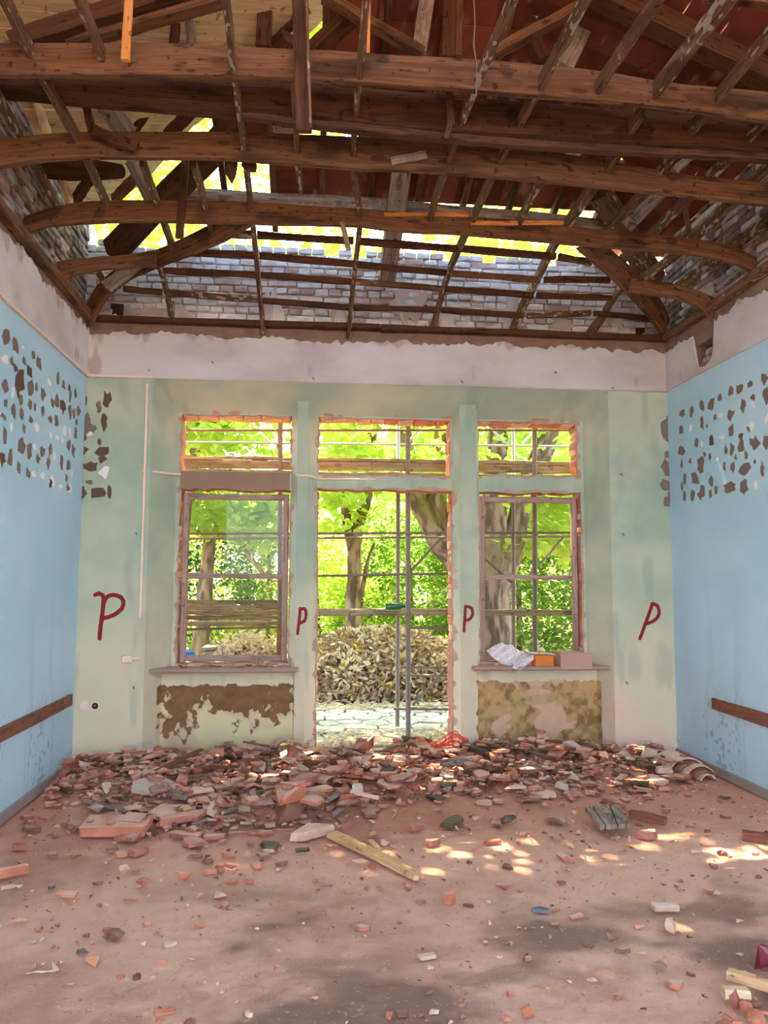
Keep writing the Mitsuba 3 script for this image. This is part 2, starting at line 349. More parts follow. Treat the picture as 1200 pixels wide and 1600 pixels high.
wb = mani(box(XL-.3, XR+.3, -2.5, -2.2, -.2, 4.75)) - mani(box(-1.85, 3.25, -2.6, -2.0, -.3, 3.6))
struct('wall_back', mesh_of(wb), 'paint_side', 'pale blue wall behind the camera with a wide opening')
# floor
nx, ny = 150, 250
gx, gy = np.meshgrid(np.linspace(XL-.05, XR+.05, nx), np.linspace(-2.4, 7.5, ny))
gz = np.zeros_like(gx)
for s, a in ((1.7, .008), (4.1, .004), (9.0, .003)):
    for k in range(4):
        q = rng.uniform(0, 6.28, 3); gz += a/2*np.sin(gx*s*math.cos(q[0])+gy*s*math.sin(q[0])+q[1])
gz = gz - .01
def gridmesh(X, Y, Z):
    n, m = X.shape; v = np.stack([X, Y, Z], -1).reshape(-1, 3); i = np.arange(n*m).reshape(n, m)
    f = np.concatenate([np.stack([i[:-1,:-1], i[:-1,1:], i[1:,1:]], -1).reshape(-1,3), np.stack([i[:-1,:-1], i[1:,1:], i[1:,:-1]], -1).reshape(-1,3)]); return v, f
struct('floor', gridmesh(gx, gy, gz), 'floor_dust', 'dusty pinkish brown floor with damp dark patches', smooth=True)
# baseboards
for s, nm, X in ((1, 'left', XL), (-1, 'right', XR)):
    r = ribbon([(X+s*.012, 1.0, 0), (X+s*.012, 3.0, 0), (X+s*.012, 5, 0), (X+s*.012, YF-.02, 0)], [(X+s*.012, 1.0, .07), (X+s*.012, 3, .075), (X+s*.012, 5, .07), (X+s*.012, YF-.02, .072)], .024, (1,0,0))
    struct('baseboard_'+nm, r[0], 'baseboard_grey', 'dusty grey baseboard strip along the '+nm+' wall', uv=r[1])

# friezes: a coat of pale plaster with a ragged upper edge
def ragged(L0, L1, z0, z1, amp, seed, step=.035):
    g = np.random.default_rng(seed); n = int((L1-L0)/step); t = np.linspace(L0, L1, n)
    walk = np.convolve(g.normal(0, 1, n+8), np.ones(5)/5, 'valid')[:n]
    zz = z1 + amp*walk + amp*.5*g.normal(0, 1, n)*.6
    return Polygon([(L0, z0), (L1, z0)] + list(zip(t[::-1], np.clip(zz, z0+.1, ZT-.02)[::-1])))
part('wall_front', 'frieze', extrude(ragged(XL+.005, XR-.005, ZM, 3.80, .035, 3), .014, ((0,YF,0),(1,0,0),(0,0,1),(0,-1,0))), 'frieze_paint', label='off-white plaster band with a ragged upper edge above the windows')
part('wall_left', 'frieze', extrude(ragged(1.0, YF-.005, ZM, 3.82, .04, 4), .014, ((XL,0,0),(0,1,0),(0,0,1),(1,0,0))), 'frieze_paint', label='off-white plaster band with a ragged upper edge')
pr = ragged(1.0, YF-.005, ZM, 3.79, .04, 5).difference(Polygon([(hx[1]+a, hx[2]+b) for a, b in ((-.2,.3),(-.17,.0),(-.12,-.09),(-.02,-.12),(.1,-.10),(.13,.02),(.2,.3))]))
if pr.geom_type != 'Polygon': pr = max(pr.geoms, key=lambda q: q.area)
part('wall_right', 'frieze', extrude(pr, .014, ((XR,0,0),(0,1,0),(0,0,1),(-1,0,0))), 'frieze_paint', label='off-white plaster band broken away at a hole')
for k, (a, b, s) in enumerate(((-.04, .03, .1), (.05, -.03, .08), (.0, -.05, .07))):
    m = bevel_box(.08, s*1.4, .05, .008, seed=k, jit=.006); m.apply_translation([XR+.07, hx[1]+a, hx[2]+b-.01]); part('wall_right', 'broken_brick', m, 'brick_red')
# picture mould under the frieze
r = bar((XL+.02, YF-.012, ZM-.004), (NX0-.0, YF-.012, ZM-.004), .024, .022); part('wall_front', 'moulding', r[0], 'cream', uv=r[1])
r = bar((NX0, YF-.008, ZM-.006), (XR, YF-.008, ZM-.006), .016, .012); part('wall_front', 'moulding', r[0], 'frieze_paint', uv=r[1])
r = bar((XL+.012, 1.5, ZM-.004), (XL+.012, YF-.02, ZM-.004), .024, .024); part('wall_left', 'moulding', r[0], 'cream', uv=r[1])

# attic walls of bare brick
def brickwork(holder, org, A, N, L, H, seed, ch=.066, limit=300, ragtop=.06, skip=None, mats=('brick_grey', 'brick_red', 'brick_pale')):
    g = np.random.default_rng(seed); org, A, N = [np.asarray(q, float) for q in (org, A, N)]; Zu = np.array([0,0,1.0]); todo = []
    rows = int(H/ch)
    for r in range(rows):
        x = -g.uniform(0, .2); header = r % 3 == 2
        while x < L:
            ln = (.125 if header else g.choice([.24, .24, .25, .13, .2]))*g.uniform(.92, 1.06)
            if x+ln > 0.01 and x < L-.02 and not (r >= rows-1 and g.random() < .22):
                x0, x1 = max(x, 0), min(x+ln-.012, L); cx, cz = (x0+x1)/2, (r+.5)*ch
                if not (skip and skip(cx, cz)):
                    m = bevel_box(max(x1-x0, .02), .1, ch-.012+g.normal(0, .002), .006, seed=int(g.integers(1e9)), jit=.0028)
                    v = m.vertices; d = -.05+.018+g.normal(0, .006); tilt = g.normal(0, .02)
                    P = org + A*(cx+v[:, :1]) + N*(d+v[:, 1:2]) + Zu*(cz+v[:, 2:3]+tilt*v[:, :1])
                    f = m.faces if np.dot(np.cross(A, N), Zu) > 0 else m.faces[:, ::-1]
                    todo.append((P, f, g.choice(3, p=(.55, .25, .2))))
            x += ln
    order = g.permutation(len(todo)) if len(todo) > limit else np.arange(len(todo))
    for i in order[:limit]: part(holder, 'brick', (todo[i][0], todo[i][1]), mats[todo[i][2]])
    if len(todo) > limit: part(holder, 'brickwork', cat([todo[i][:2] for i in order[limit:]]), mats[0], kind='stuff')
HA = .80
af = struct('wall_front_attic', mesh_of(mani(box(XL-.3, XR+.3, 7.06, 7.35, ZT, ZT+HA-.1))), 'mortar', 'bare brick upper wall above the plaster band at the end of the room')
s1 = at(183, 484, 7.05); s2 = at(1003, 520, 7.05); s3 = at(663, 480, 7.05)
def sk(cx, cz):
    X, Z = XL-.06+cx, ZT+cz
    return any(abs(X-s[0]) < w_ and abs(Z-s[2]) < h_ for s, w_, h_ in ((s1, .13, .06), (s2, .12, .05), (s3, .05, .03)))
brickwork(af, (XL-.06, 7.05, ZT), (1,0,0), (0,-1,0), XR-XL+.12, HA, 11, skip=sk)
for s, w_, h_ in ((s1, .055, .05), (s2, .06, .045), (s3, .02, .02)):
    part(af, 'beam_hole_shade', box(s[0]-w_, s[0]+w_, 7.035, 7.056, s[2]-h_, s[2]+h_), 'hole_shade', label='dark plate painted as the shade of an empty beam pocket')  # solid dark plates stand in for the shade of open pockets
al = struct('wall_left_attic', mesh_of(mani(box(XL-.3, XL-.07, 1.6, 7.35, ZT, ZT+1.0))), 'mortar', 'rough brick upper wall on the left under the roof')
brickwork(al, (XL-.06, 2.4, ZT), (0,1,0), (1,0,0), 4.6, 1.05, 12, mats=('brick_dark', 'brick_red', 'brick_dark'))
ar = struct('wall_right_attic', mesh_of(mani(box(XR+.07, XR+.3, 1.6, 7.35, ZT, ZT+1.0))), 'mortar', 'rough brick upper wall on the right under the roof')
brickwork(ar, (XR+.06, 3.0, ZT), (0,1,0), (-1,0,0), 4.0, 1.05, 13, mats=('brick_dark', 'brick_red', 'brick_grey'))
# patches of old plaster smeared over the bricks
for k, (px, py, sx, sz) in enumerate(((283,500,.09,.2),(425,490,.12,.26),(530,500,.09,.2),(640,470,.2,.24),(700,505,.1,.16),(800,480,.08,.3),(880,510,.14,.1),(250,495,.3,.12),(360,505,.16,.05),(960,500,.1,.12))):
    o = at(px, py, 7.02); g = np.random.default_rng(k)
    ang = np.sort(g.uniform(0, 6.28, 26)); rr = g.uniform(.55, 1.1, 26)
    part(af, 'plaster_patch', extrude(Polygon(np.stack([o[0]+sx*rr*np.cos(ang), np.maximum(o[2]+sz*rr*np.sin(ang), ZT)], 1)).buffer(0), .018, ((0,7.04,0),(1,0,0),(0,0,1),(0,-1,0))), 'frieze_paint')
# crumbly ledge on top of the wall
ms = []
for i in range(260):
    s = rng.uniform(.015, .05); m = hull(rng.normal(0, 1, (9, 3))*s*[1,.8,.5]); m.apply_translation([rng.uniform(XL, XR), rng.uniform(6.95, 7.03), ZT+s*.2]); ms.append(m)
part('wall_front', 'crumbled_plaster', cat(ms), 'frieze_paint', kind='stuff')

# adhesive dabs: (x, y, w, h, tone) in a 5x view of the left corner from pixel (0, 560)
DL = [(40,215,45,110,0),(98,265,36,90,2),(160,190,70,230,1),(225,105,50,100,1),(235,230,55,130,0),(283,225,22,75,0),(335,275,40,115,0),(40,350,38,85,0),(103,410,42,125,0),(160,325,36,85,0),(168,430,36,105,0),(233,355,30,90,0),(272,375,16,65,0),(330,405,28,90,0),(238,478,32,85,0),(290,537,44,75,2),(28,455,40,50,0),(35,600,38,130,0),(88,540,20,90,2),(187,555,26,90,0),(165,680,70,160,0),(230,725,36,135,0),(268,690,36,50,2),(75,780,36,150,0),(15,785,48,110,1),(142,855,32,105,0),(215,895,38,95,0),(260,905,42,60,2),(328,920,36,80,2),(333,730,36,95,0),(296,785,32,70,0),(390,715,28,110,0),(375,820,30,100,0),(425,765,24,90,2),(405,960,64,100,2),(395,970,26,80,1),(480,808,32,105,0),(530,840,30,90,0),(560,900,20,60,2),(520,935,26,55,0),(528,1010,30,85,0),(472,1000,34,50,2),(545,1015,40,80,2),(450,160,24,100,0),(495,205,28,85,0),(540,230,20,60,1),(548,300,18,110,0),(588,280,32,100,0),(385,190,30,60,2),(408,350,26,90,0),(442,335,36,100,0),(490,370,40,115,1),(390,475,28,60,0),(440,485,36,80,0),(545,420,30,105,0),(575,435,26,110,0),(612,415,36,85,0),(500,555,30,95,2),(545,570,28,80,2),(590,590,22,90,0),(393,600,24,70,2),(445,618,34,44,2),(487,640,22,60,2),(535,675,30,95,0),(572,720,26,105,0),(595,500,14,60,0),(30,8,40,70,2),(185,15,30,70,0),(295,40,40,90,0),(120,80,44,60,1)]
DFL = [(668,320,52,76,1),(833,325,66,120,1),(772,378,40,86,0),(672,520,80,170,0),(720,545,60,70,0),(815,500,60,110,1),(645,615,60,80,1),(700,585,70,40,2),(640,720,80,70,1),(800,730,100,70,1),(795,785,80,70,1),(615,850,60,110,1),(710,845,100,90,1),(815,890,76,90,2),(695,965,60,36,0),(615,960,60,66,1),(632,1045,100,96,1),(780,1048,140,84,1),(855,1040,26,100,1),(778,650,30,50,1),(610,740,26,100,0)]
UL = [(10,25,12,30,0),(24,40,10,24,0),(9,61,10,17,2),(18,65,6,14,0),(36,43,4,6,2),(51,55,7,18,0),(60,66,10,26,0)]   # from pixel (0, 500)
# in a 5.715x view of the right corner from pixel (1000, 540)
DR = [(380,605,50,76,0),(460,590,36,100,0),(553,530,50,120,0),(638,530,70,110,0),(713,465,38,70,0),(812,405,50,86,0),(892,385,60,84,0),(988,340,44,80,0),(1112,290,66,110,0),(1125,445,50,150,0),(920,545,56,116,0),(1010,465,40,66,0),(1008,520,24,70,2),(815,615,64,96,0),(555,690,36,130,0),(372,745,36,90,0),(458,735,30,70,2),(672,640,32,64,0),(720,620,40,50,2),(640,850,48,90,1),(735,810,56,70,2),(818,760,54,116,0),(998,720,46,100,2),(970,740,36,70,0),(905,800,48,60,1),(905,900,60,150,0),(1020,870,96,110,0),(1125,860,60,130,0),(505,870,50,116,0),(555,880,24,70,2),(768,940,32,100,0),(825,920,44,110,0),(855,1000,24,60,0),(948,985,30,100,0),(372,940,60,90,0),(450,1030,26,70,0),(545,1050,70,160,0),(578,970,26,60,0),(625,995,26,70,1),(755,1075,26,110,0),(830,1090,40,94,0),(940,1110,110,120,0),(1028,1035,26,46,0),(1095,1100,36,120,0),(400,1195,30,96,0),(495,1190,86,120,0),(640,1200,38,110,0),(375,1250,20,100,0),(402,1345,32,120,0),(470,1340,42,130,0),(552,1310,66,120,0),(632,1325,34,100,0),(680,1290,30,100,0),(797,1265,106,120,0),(925,1260,76,130,0),(1032,1245,54,80,2),(1130,660,40,90,2),(375,1065,22,90,0),(600,715,16,40,0),(690,1015,30,30,2)]
DFR = [(225,780,80,240,0),(270,650,70,90,0),(320,760,60,400,0),(250,970,90,50,0),(240,1090,100,130,0),(310,1130,60,110,0),(240,1250,90,110,0),(300,1310,90,160,0),(240,1400,80,90,0),(315,1420,60,90,1),(285,1235,36,70,2)]
DM = ('dab_grey', 'dab_brown', 'dab_white')
def dab(holder, c, A, N, w, h, tone, seed):
    g = np.random.default_rng(seed); k = int(g.integers(7, 12)); ang = np.arange(k)*6.283/k+g.normal(0, .2, k); rr = g.uniform(.5, 1.15, k)
    P = Polygon(np.stack([w/2*rr*np.cos(ang)+g.normal(0, .1)*h*np.sin(ang)*.2, h/2*rr*np.sin(ang)], 1)).buffer(0)
    if P.geom_type != 'Polygon' or P.area < 1e-5: return
    part(holder, 'adhesive_dab', extrude(P, .004 if tone < 2 else .0025, (c, A, (0,0,1), N)), DM[tone])
def dabs(lst, ox, oy, sc, holder, f, A, N, seed):
    for i, (x, y, w, h, t) in enumerate(lst):
        px, py, hw, hh = ox+x/sc, oy+y/sc, w/sc/2, h/sc/2
        c = f(px, py); W = np.linalg.norm(f(px+hw, py)[:2]-f(px-hw, py)[:2]); H = abs(f(px, py-hh)[2]-f(px, py+hh)[2])
        q = 1.25 if holder == "wall_front" else 1.12
        dab(holder, c, A, N, W*q, H*q, t, seed+i)
fl, frt, ff = (lambda a, b: atx(a, b, XL)), (lambda a, b: atx(a, b, XR)), (lambda a, b: at(a, b, YF))
dabs(DL, 0, 560, 5, 'wall_left', fl, (0,1,0), (1,0,0), 100); dabs(UL, 0, 500, 1, 'wall_left', fl, (0,1,0), (1,0,0), 300)
dabs(DFL, 0, 560, 5, 'wall_front', ff, (1,0,0), (0,-1,0), 400)
dabs(DR, 1000, 540, 5.715, 'wall_right', frt, (0,1,0), (-1,0,0), 500); dabs(DFR, 1000, 540, 5.715, 'wall_front', ff, (1,0,0), (0,-1,0), 700)

# graffiti: four sprayed letters
def spray(strokes, Y, w, label):
    g = [LineString([(at(x, y, Y)[0], at(x, y, Y)[2]) for x, y in (spline(s, 14) if len(s) > 2 else s)]).buffer(w/2) for s in strokes]
    q = g[0]
    for h in g[1:]: q = q.union(h)
    part('wall_front', 'sprayed_letter', extrude(q, .0015, ((0,Y,0),(1,0,0),(0,0,1),(0,-1,0))), 'paint_red', label=label)
z = lambda L, o, s: [(o[0]+x/s, o[1]+y/s) for x, y in L]
spray([z([(410,205),(455,188),(500,225),(490,380),(466,560),(458,680)], (90,900), 6.96), z([(505,290),(540,225),(590,205),(650,212),(712,262),(715,325),(660,390),(600,430),(500,458)], (90,900), 6.96)], YF, .036, 'red spray-painted letter P on the left pier')
spray([z([(1150,418),(1142,500),(1130,600)], (220,860), 4.615), z([(1148,430),(1178,420),(1192,450),(1182,505),(1140,525)], (220,860), 4.615)], 7.11, .028, 'red spray-painted letter P between left window and doorway')
spray([z([(35,402),(28,500),(22,582)], (720,860), 4.615), z([(38,405),(72,412),(86,450),(68,492),(32,505)], (720,860), 4.615)], 7.11, .028, 'red spray-painted letter P between doorway and right window')
spray([z([(398,190),(360,300),(310,435)], (930,900), 4.444), z([(395,192),(432,208),(444,258),(410,308),(345,332)], (930,900), 4.444)], YF, .032, 'red spray-painted slanting letter P on the right pier')

# windows: old timber frames with a mid rail, brownish tinted panes
for n, (x0, x1, z0, z1), side in ((1, OPEN[0], 'left'), (2, OPEN[1], 'right')):
    Yw = 7.36; k = f'window_{n}'; used.add(k)
    labels[k] = {'label': f'{side} window, bare pinkish brown timber frame with a mid rail', 'kind': 'structure'}
    x0, x1, z0, z1 = x0+.012, x1-.012, z0+.012, z1-.03; fw = .052
    fbar = lambda a, b, w_, u=(0,0,1): bar(a, b, .05, w_, u) if u == (0,0,1) else bar(a, b, .05, w_, u)
    for xx in (x0+fw/2, x1-fw/2):
        r = bar((xx, Yw, z0), (xx, Yw, z1), .05 if 0 else fw, .05, (0,1,0)); part(k, 'stile', r[0], 'wood_frame', uv=r[1])
    for zz in (z0+.028, z1-.03):
        r = bar((x0+fw, Yw, zz), (x1-fw, Yw, zz), .05, .056); part(k, 'rail', r[0], 'wood_frame', uv=r[1])
    zm = at(370, 900, Yw)[2] if n == 1 else at(825, 902, Yw)[2]
    r = bar((x0+fw, Yw, zm), (x1-fw, Yw, zm), .05, .05); part(k, 'mid_rail', r[0], 'wood_frame', uv=r[1])
    for a, b in ((z0+.056, zm-.025), (zm+.025, z1-.058)):
        v = np.array([(x0+fw, Yw+.01, a), (x1-fw, Yw+.01, a), (x1-fw, Yw+.01, b), (x0+fw, Yw+.01, b)]); part(k, 'pane', (v, np.array([[0,1,2],[0,2,3]])), 'glass')
# sills
for n, (a, b) in ((1, ((-1.405, 7.37), (-.09, 7.37))), (2, ((1.51, 7.37), (2.80, 7.37)))):
    m = bevel_box(b[0]-a[0], 7.27-6.99, .035, .008); m.apply_translation([(a[0]+b[0])/2, (7.27+6.99)/2, .80-.005])
    st = part(f'window_{n}', 'sill', m, 'wood_frame', label='dusty pinkish sill board')
# broken brick edges of the jambs
for x, z0, z1, s in ((.065, .1, 2.4, 1), (1.36, .1, 2.4, -1), (2.645, .9, 2.4, -1), (-1.215, .9, 2.4, 1), (1.345, 2.62, 3.1, -1), (2.615, 2.65, 3.1, -1)):
    zc = z0
    while zc < z1:
        h = rng.uniform(.05, .09); m = bevel_box(.03+rng.uniform(0, .014), .17, h-.008, .006, seed=int(rng.integers(1e9)), jit=.004)
        m.apply_translation([x-s*.006+rng.normal(0, .004), YB+.105, zc+h/2]); part('wall_front', 'jamb_brick', m, 'clay_pale' if rng.random() < .6 else 'clay_orange'); zc += h
for x0, x1, zz in ((-1.2, -.19, 3.14), (.075, 1.335, 3.14), (1.62, 2.6, 3.14)):
    x = x0
    while x < x1-.05:
        l = rng.uniform(.1, .24); m = bevel_box(min(l, x1-x)-.008, .17, .035, .006, seed=int(rng.integers(1e9)), jit=.004); m.apply_translation([x+min(l, x1-x)/2, YB+.105, zz+rng.normal(0, .003)])
        part('wall_front', 'lintel_brick', m, 'clay_pale' if rng.random() < .7 else 'clay_orange'); x += l
# ================================================ CEILING TIMBERS
def zc(Y):                                    # the underside of the coved ceiling, along the room
    if Y > 5.5: t = min((Y-5.5)/1.44, 1); return 3.93+.33*math.sqrt(1-t*t)
    return min(4.26+(5.5-Y)*.11, 4.42)
def vault(px, py):
    d = ray(px, py); lo, hi = 2.5, 7.0
    for _ in range(50):
        m = (lo+hi)/2; P = EYE+d*(m/d[1])
        if P[2] < zc(m): lo = m
        else: hi = m
    P = EYE+d*(lo/d[1])
    return P if lo < 6.9 else at(px, py, 6.9)
def beam(name, label, cat_, Y, bottom, top, th, mat, group=None, n=0):
    b = [at(x, y, Y) for x, y in bottom]; t = [at(x, y, Y) for x, y in top]
    xs = np.linspace(max(b[0][0], t[0][0]), min(b[-1][0], t[-1][0]), 26)
    bz = np.interp(xs, [p[0] for p in b], [p[2] for p in b]); tz = np.interp(xs, [p[0] for p in t], [p[2] for p in t])
    B = np.stack([xs, np.full(26, Y), bz], 1); Tt = np.stack([xs, np.full(26, Y), tz], 1)
    r = ribbon(B, Tt, th, (0,1,0), .0025); k = thing(name, label, cat_, group); put(k, r[0], mat, uv=r[1]); return k, B, Tt
YA, YBm, YC, YD = 4.12, 4.5, 4.80, 5.50
beam('ceiling_joist', 'broad sawn timber joist nearest the camera, running right across the top of the room', 'joist', YA, [(-90,118),(0,120),(300,120),(460,124),(600,134),(745,144),(900,157),(1000,164),(1200,191),(1330,212)], [(-90,74),(0,72),(300,71),(460,80),(600,87),(760,98),(900,110),(1050,133),(1200,147),(1330,164)], .05, 'wood_plank')
beam('ceiling_joist', 'second broad sawn joist from the camera, with a dark knot stain near its middle', 'joist', YC, [(-40,268),(0,262),(80,251),(130,248),(300,248),(400,253),(600,267),(700,272),(850,284),(1000,301),(1060,306),(1200,321),(1270,334)], [(-40,226),(0,220),(60,212),(140,208),(300,209),(330,207),(400,209),(600,219),(700,224),(900,246),(1075,276),(1200,287),(1270,298)], .05, 'wood_plank')
kD, BD, TD = beam('ceiling_joist', 'farthest joist with ends curving down to the walls, above the brick end wall', 'joist', YD, [(22,372),(45,359),(100,350),(180,347),(300,347),(400,350),(560,355),(600,360),(740,368),(870,380),(930,385),(1000,390),(1070,397),(1120,404),(1160,416),(1195,435)], [(22,346),(35,336),(80,326),(135,315),(250,315),(300,315),(400,318),(600,331),(740,340),(870,352),(900,356),(1000,365),(1120,379),(1160,392),(1195,412)], .05, 'wood_plank')
for x0, x1, py in ((600, 733, 352), (735, 880, 365)):          # thin upper lath along the far joist
    r = bar(at(x0, py-17, YD-.04), at(x1, py-17, YD-.04), .02, .03); part(kD, 'nailed_lath', r[0], 'wood_raw', uv=r[1])
beam('tie_beam', 'dark reddish tie beam of the roof truss, between the two nearest joists and higher up', 'beam', YBm, [(-80,140),(0,145),(140,158),(300,171),(460,187),(600,207),(690,212),(900,226),(1200,247),(1300,255)], [(-80,121),(0,121),(100,121),(300,127),(450,138),(600,151),(690,160),(900,177),(1200,196),(1300,203)], .16, 'wood_dark')
beam('tie_beam', 'thin dark timber packed under the tie beam near the top of the roof', 'beam', YBm-.11, [(380,186),(460,197),(600,211),(700,222),(900,237),(1200,252)], [(380,178),(460,188),(600,200),(700,212),(900,226),(1200,243)], .06, 'wood_dark')
# --- ribs: thin battens nailed between the joists, set on edge, following the cove
def rib(label, pix, h=.085, w=.034, mat='wood_rib', name='ceiling_rib', group=None, ext=0, n=18, pts=None):
    P = np.array([vault(x, y) for x, y in pix]) if pts is None else np.array(pts)
    if ext: d = P[-1]-P[-2]; d /= np.linalg.norm(d); P = np.vstack([P, P[-1]+d*ext])
    P = spline(P, n) if len(P) > 2 else P[0]*(1-np.linspace(0,1,6)[:,None])+P[1]*np.linspace(0,1,6)[:,None]
    t = np.gradient(P, axis=0); t /= np.linalg.norm(t, axis=1, keepdims=True)
    s = np.cross(t, [0,0,1.0]); s /= np.linalg.norm(s, axis=1, keepdims=True); u = np.cross(s, t)
    r = ribbon(P, P+u*h, w, s, .002); k = thing(name, label, 'rib', group); put(k, r[0], mat, uv=r[1]); return k
R = [
 ('thin ceiling rib ending at the wall plate, farthest left', [(267,503),(258,455),(247,418)], 0),
 ('greyish rib between the second and farthest joists over the left hip rafter', [(271,397),(252,345),(222,262)], 0),
 ('long left rib running from the top edge of the photo to the farthest joist', [(175,345),(130,246),(60,118),(2,0)], .5),
 ('rib at the far left next to the brick wall, ending at the curved joist end', [(100,351),(46,252),(0,168)], .5),
 ('short rib ending at the nearest joist, top left', [(164,110),(142,55),(119,0)], .5),
 ('second long rib from the left, running down to the wall plate left of the middle', [(411,522),(404,450),(394,350),(383,255),(366,122),(352,0)], .5),
 ('short slanting rib left of the long one, between farthest joist and left hip rafter', [(331,368),(318,318),(302,264)], 0),
 ('rib ending under the second joist, left of the middle', [(470,302),(465,258),(459,128)], 0),
 ('middle rib running down to the wall plate in the centre', [(545,528),(553,440),(563,356),(551,256),(561,125),(574,0)], .5),
 ('thin rib with a bright slit of daylight beside it, right of the middle', [(669,356),(685,305),(707,240),(742,147),(806,0)], .5),
 ('rib right of the middle curving down the cove between brick panels', [(677,520),(690,470),(706,420),(735,358),(776,270),(845,142),(920,0)], .5),
 ('short rib between second and farthest joists, right of the middle', [(806,365),(826,325),(851,286)], 0),
 ('short rib ending at the nearest joist, right half', [(934,148),(985,72),(1035,0)], .5),
 ('long broad rib on the right from the top edge down to the wall plate', [(805,520),(817,490),(832,460),(870,385),(935,292),(1015,168),(1150,0)], .5),
 ('rib on the right from the farthest joist to the top right corner', [(938,380),(1015,297),(1113,172),(1200,68)], .6),
 ('rib right of the previous one ending at the farthest joist, far right', [(1002,390),(1090,304),(1200,196)], .6),
 ('rib from the right hip rafter to the photo edge under the second joist', [(998,447),(1068,396),(1150,318),(1200,270)], .6),
 ('lowest rib along the right brick wall', [(1052,460),(1130,406),(1200,352)], .6),
 ('short jack rib between right hip rafter and farthest joist', [(956,425),(975,411),(998,392)], 0),
 ('curved rib at the right end of the cove above the right pier', [(926,528),(945,498),(972,456)], 0),
]
for lb, px, ex in R: rib(lb, px, ext=ex, h=.11 if 'broad' in lb else .085)
# --- cove battens between the ribs, in four rows
rows = [[(345,367),(398,368),(556,378),(717,390),(870,402),(925,412)], [(295,396),(402,400),(555,414),(700,428),(846,438),(955,438)], [(252,424),(404,430),(552,441),(693,452),(835,462),(958,466)], [(190,452),(257,458),(408,470),(549,481),(686,485),(820,494),(925,490),(1018,499)]]
ordn = ('top', 'second', 'third', 'lowest')
for q, row in enumerate(rows):
    for i, (a, b) in enumerate(zip(row[:-1], row[1:])):
        A, B = vault(*a), vault(*b); A[1] -= .012; B[1] -= .012
        d = (B-A)/np.linalg.norm(B-A); r = bar(A+d*.018, B-d*.018, .045, .05, n=5)
        k = thing('cove_batten', f'dark batten in the {ordn[q]} row across the brick end wall, {("first","second","third","fourth","fifth","sixth","seventh")[i]} from the left', 'batten'); put(k, r[0], 'wood_dark' if (i+q) % 4 else 'wood_rib', uv=r[1])
# --- hip ribs and the jack pieces in the corners
def plank_pix(label, bottom, top, th, mat, name, cat_, f=vault, dirn=None, dz=None, group=None):
    B = np.array([f(*p) for p in bottom]); Tp = []
    for (x, y), b in zip(top, B): Tp.append(at(x, y, b[1]))
    B, Tp = spline(B, 14), spline(Tp, 14)
    d = B[-1]-B[0]; s = np.cross(d, [0,0,1.0]) if dirn is None else np.array(dirn, float)
    r = ribbon(B, Tp, th, s, .002); k = thing(name, label, cat_, group); put(k, r[0], mat, uv=r[1]); return k
def hipf(Y0, Y1, x0, x1): return lambda px, py: at(px, py, Y0+(Y1-Y0)*(px-x0)/(x1-x0))
plank_pix('left hip rib, broad curved plank rising from the left corner to the farthest joist', [(142,508),(168,464),(215,430),(250,416),(325,388),(392,352)], [(137,478),(160,440),(205,408),(246,392),(312,362),(372,330)], .05, 'wood_plank', 'hip_rib', 'rib', hipf(6.88, 5.56, 134, 392))
plank_pix('right hip rib, broad plank rising from the right corner to the farthest joist', [(1034,522),(1010,490),(978,455),(940,420),(903,388)], [(1043,500),(1030,470),(1004,440),(968,405),(930,372)], .05, 'wood_plank', 'hip_rib', 'rib', hipf(6.88, 5.56, 1042, 903))
plank_pix('short curved joist from the left brick wall to the left hip rib', [(94,440),(120,430),(160,422),(200,418),(244,417)], [(90,411),(118,406),(160,402),(200,399),(243,392)], .05, 'wood_plank', 'jack_joist', 'joist', lambda a, b: at(a, b, 6.05), (0,1,0))
plank_pix('short curved joist from the right hip rib to the right brick wall', [(984,457),(1020,461),(1060,468),(1090,481),(1112,500)], [(984,436),(1020,440),(1060,446),(1092,456),(1120,470)], .05, 'wood_plank', 'jack_joist', 'joist', lambda a, b: at(a, b, 6.05), (0,1,0))
plank_pix('grey weathered board offcut lying on the left hip rib', [(171,453),(216,417)], [(163,444),(211,408)], .10, 'wood_grey', 'board_offcut', 'board', lambda a, b: at(a, b, 6.15), (.3,1,0))
k = rib('short upright batten under the left hip rib, next to the grey offcut', None, pts=[at(152,428,6.4), at(165,452,6.5)], h=.05)
k = rib('short upright batten at the wall plate left of the middle rib row', None, pts=[at(269,505,6.9), at(268,470,6.85)], h=.05)
# wall plates
r = bar((XL-.02, 6.90, 3.915), (.62, 6.90, 3.925), .09, .05, n=12); k = thing('wall_plate', 'dark timber plate on the end wall under the brick, left half', 'plate'); put(k, r[0], 'wood_dark', uv=r[1])
r = bar((.63, 6.90, 3.922), (XR, 6.90, 3.915), .09, .05, n=12); k = thing('wall_plate', 'dark timber plate on the end wall under the brick, right half', 'plate'); put(k, r[0], 'wood_dark', uv=r[1])
r = bar((XL+.035, 2.0, 3.93), (XL+.035, 6.84, 3.91), .08, .07, n=14); k = thing('wall_plate', 'timber plate along the top of the left wall', 'plate'); put(k, r[0], 'wood_plank', uv=r[1])
r = bar((XR-.035, 2.0, 3.93), (XR-.035, 6.84, 3.91), .08, .07, n=14); k = thing('wall_plate', 'timber plate along the top of the right wall', 'plate'); put(k, r[0], 'wood_rib', uv=r[1])
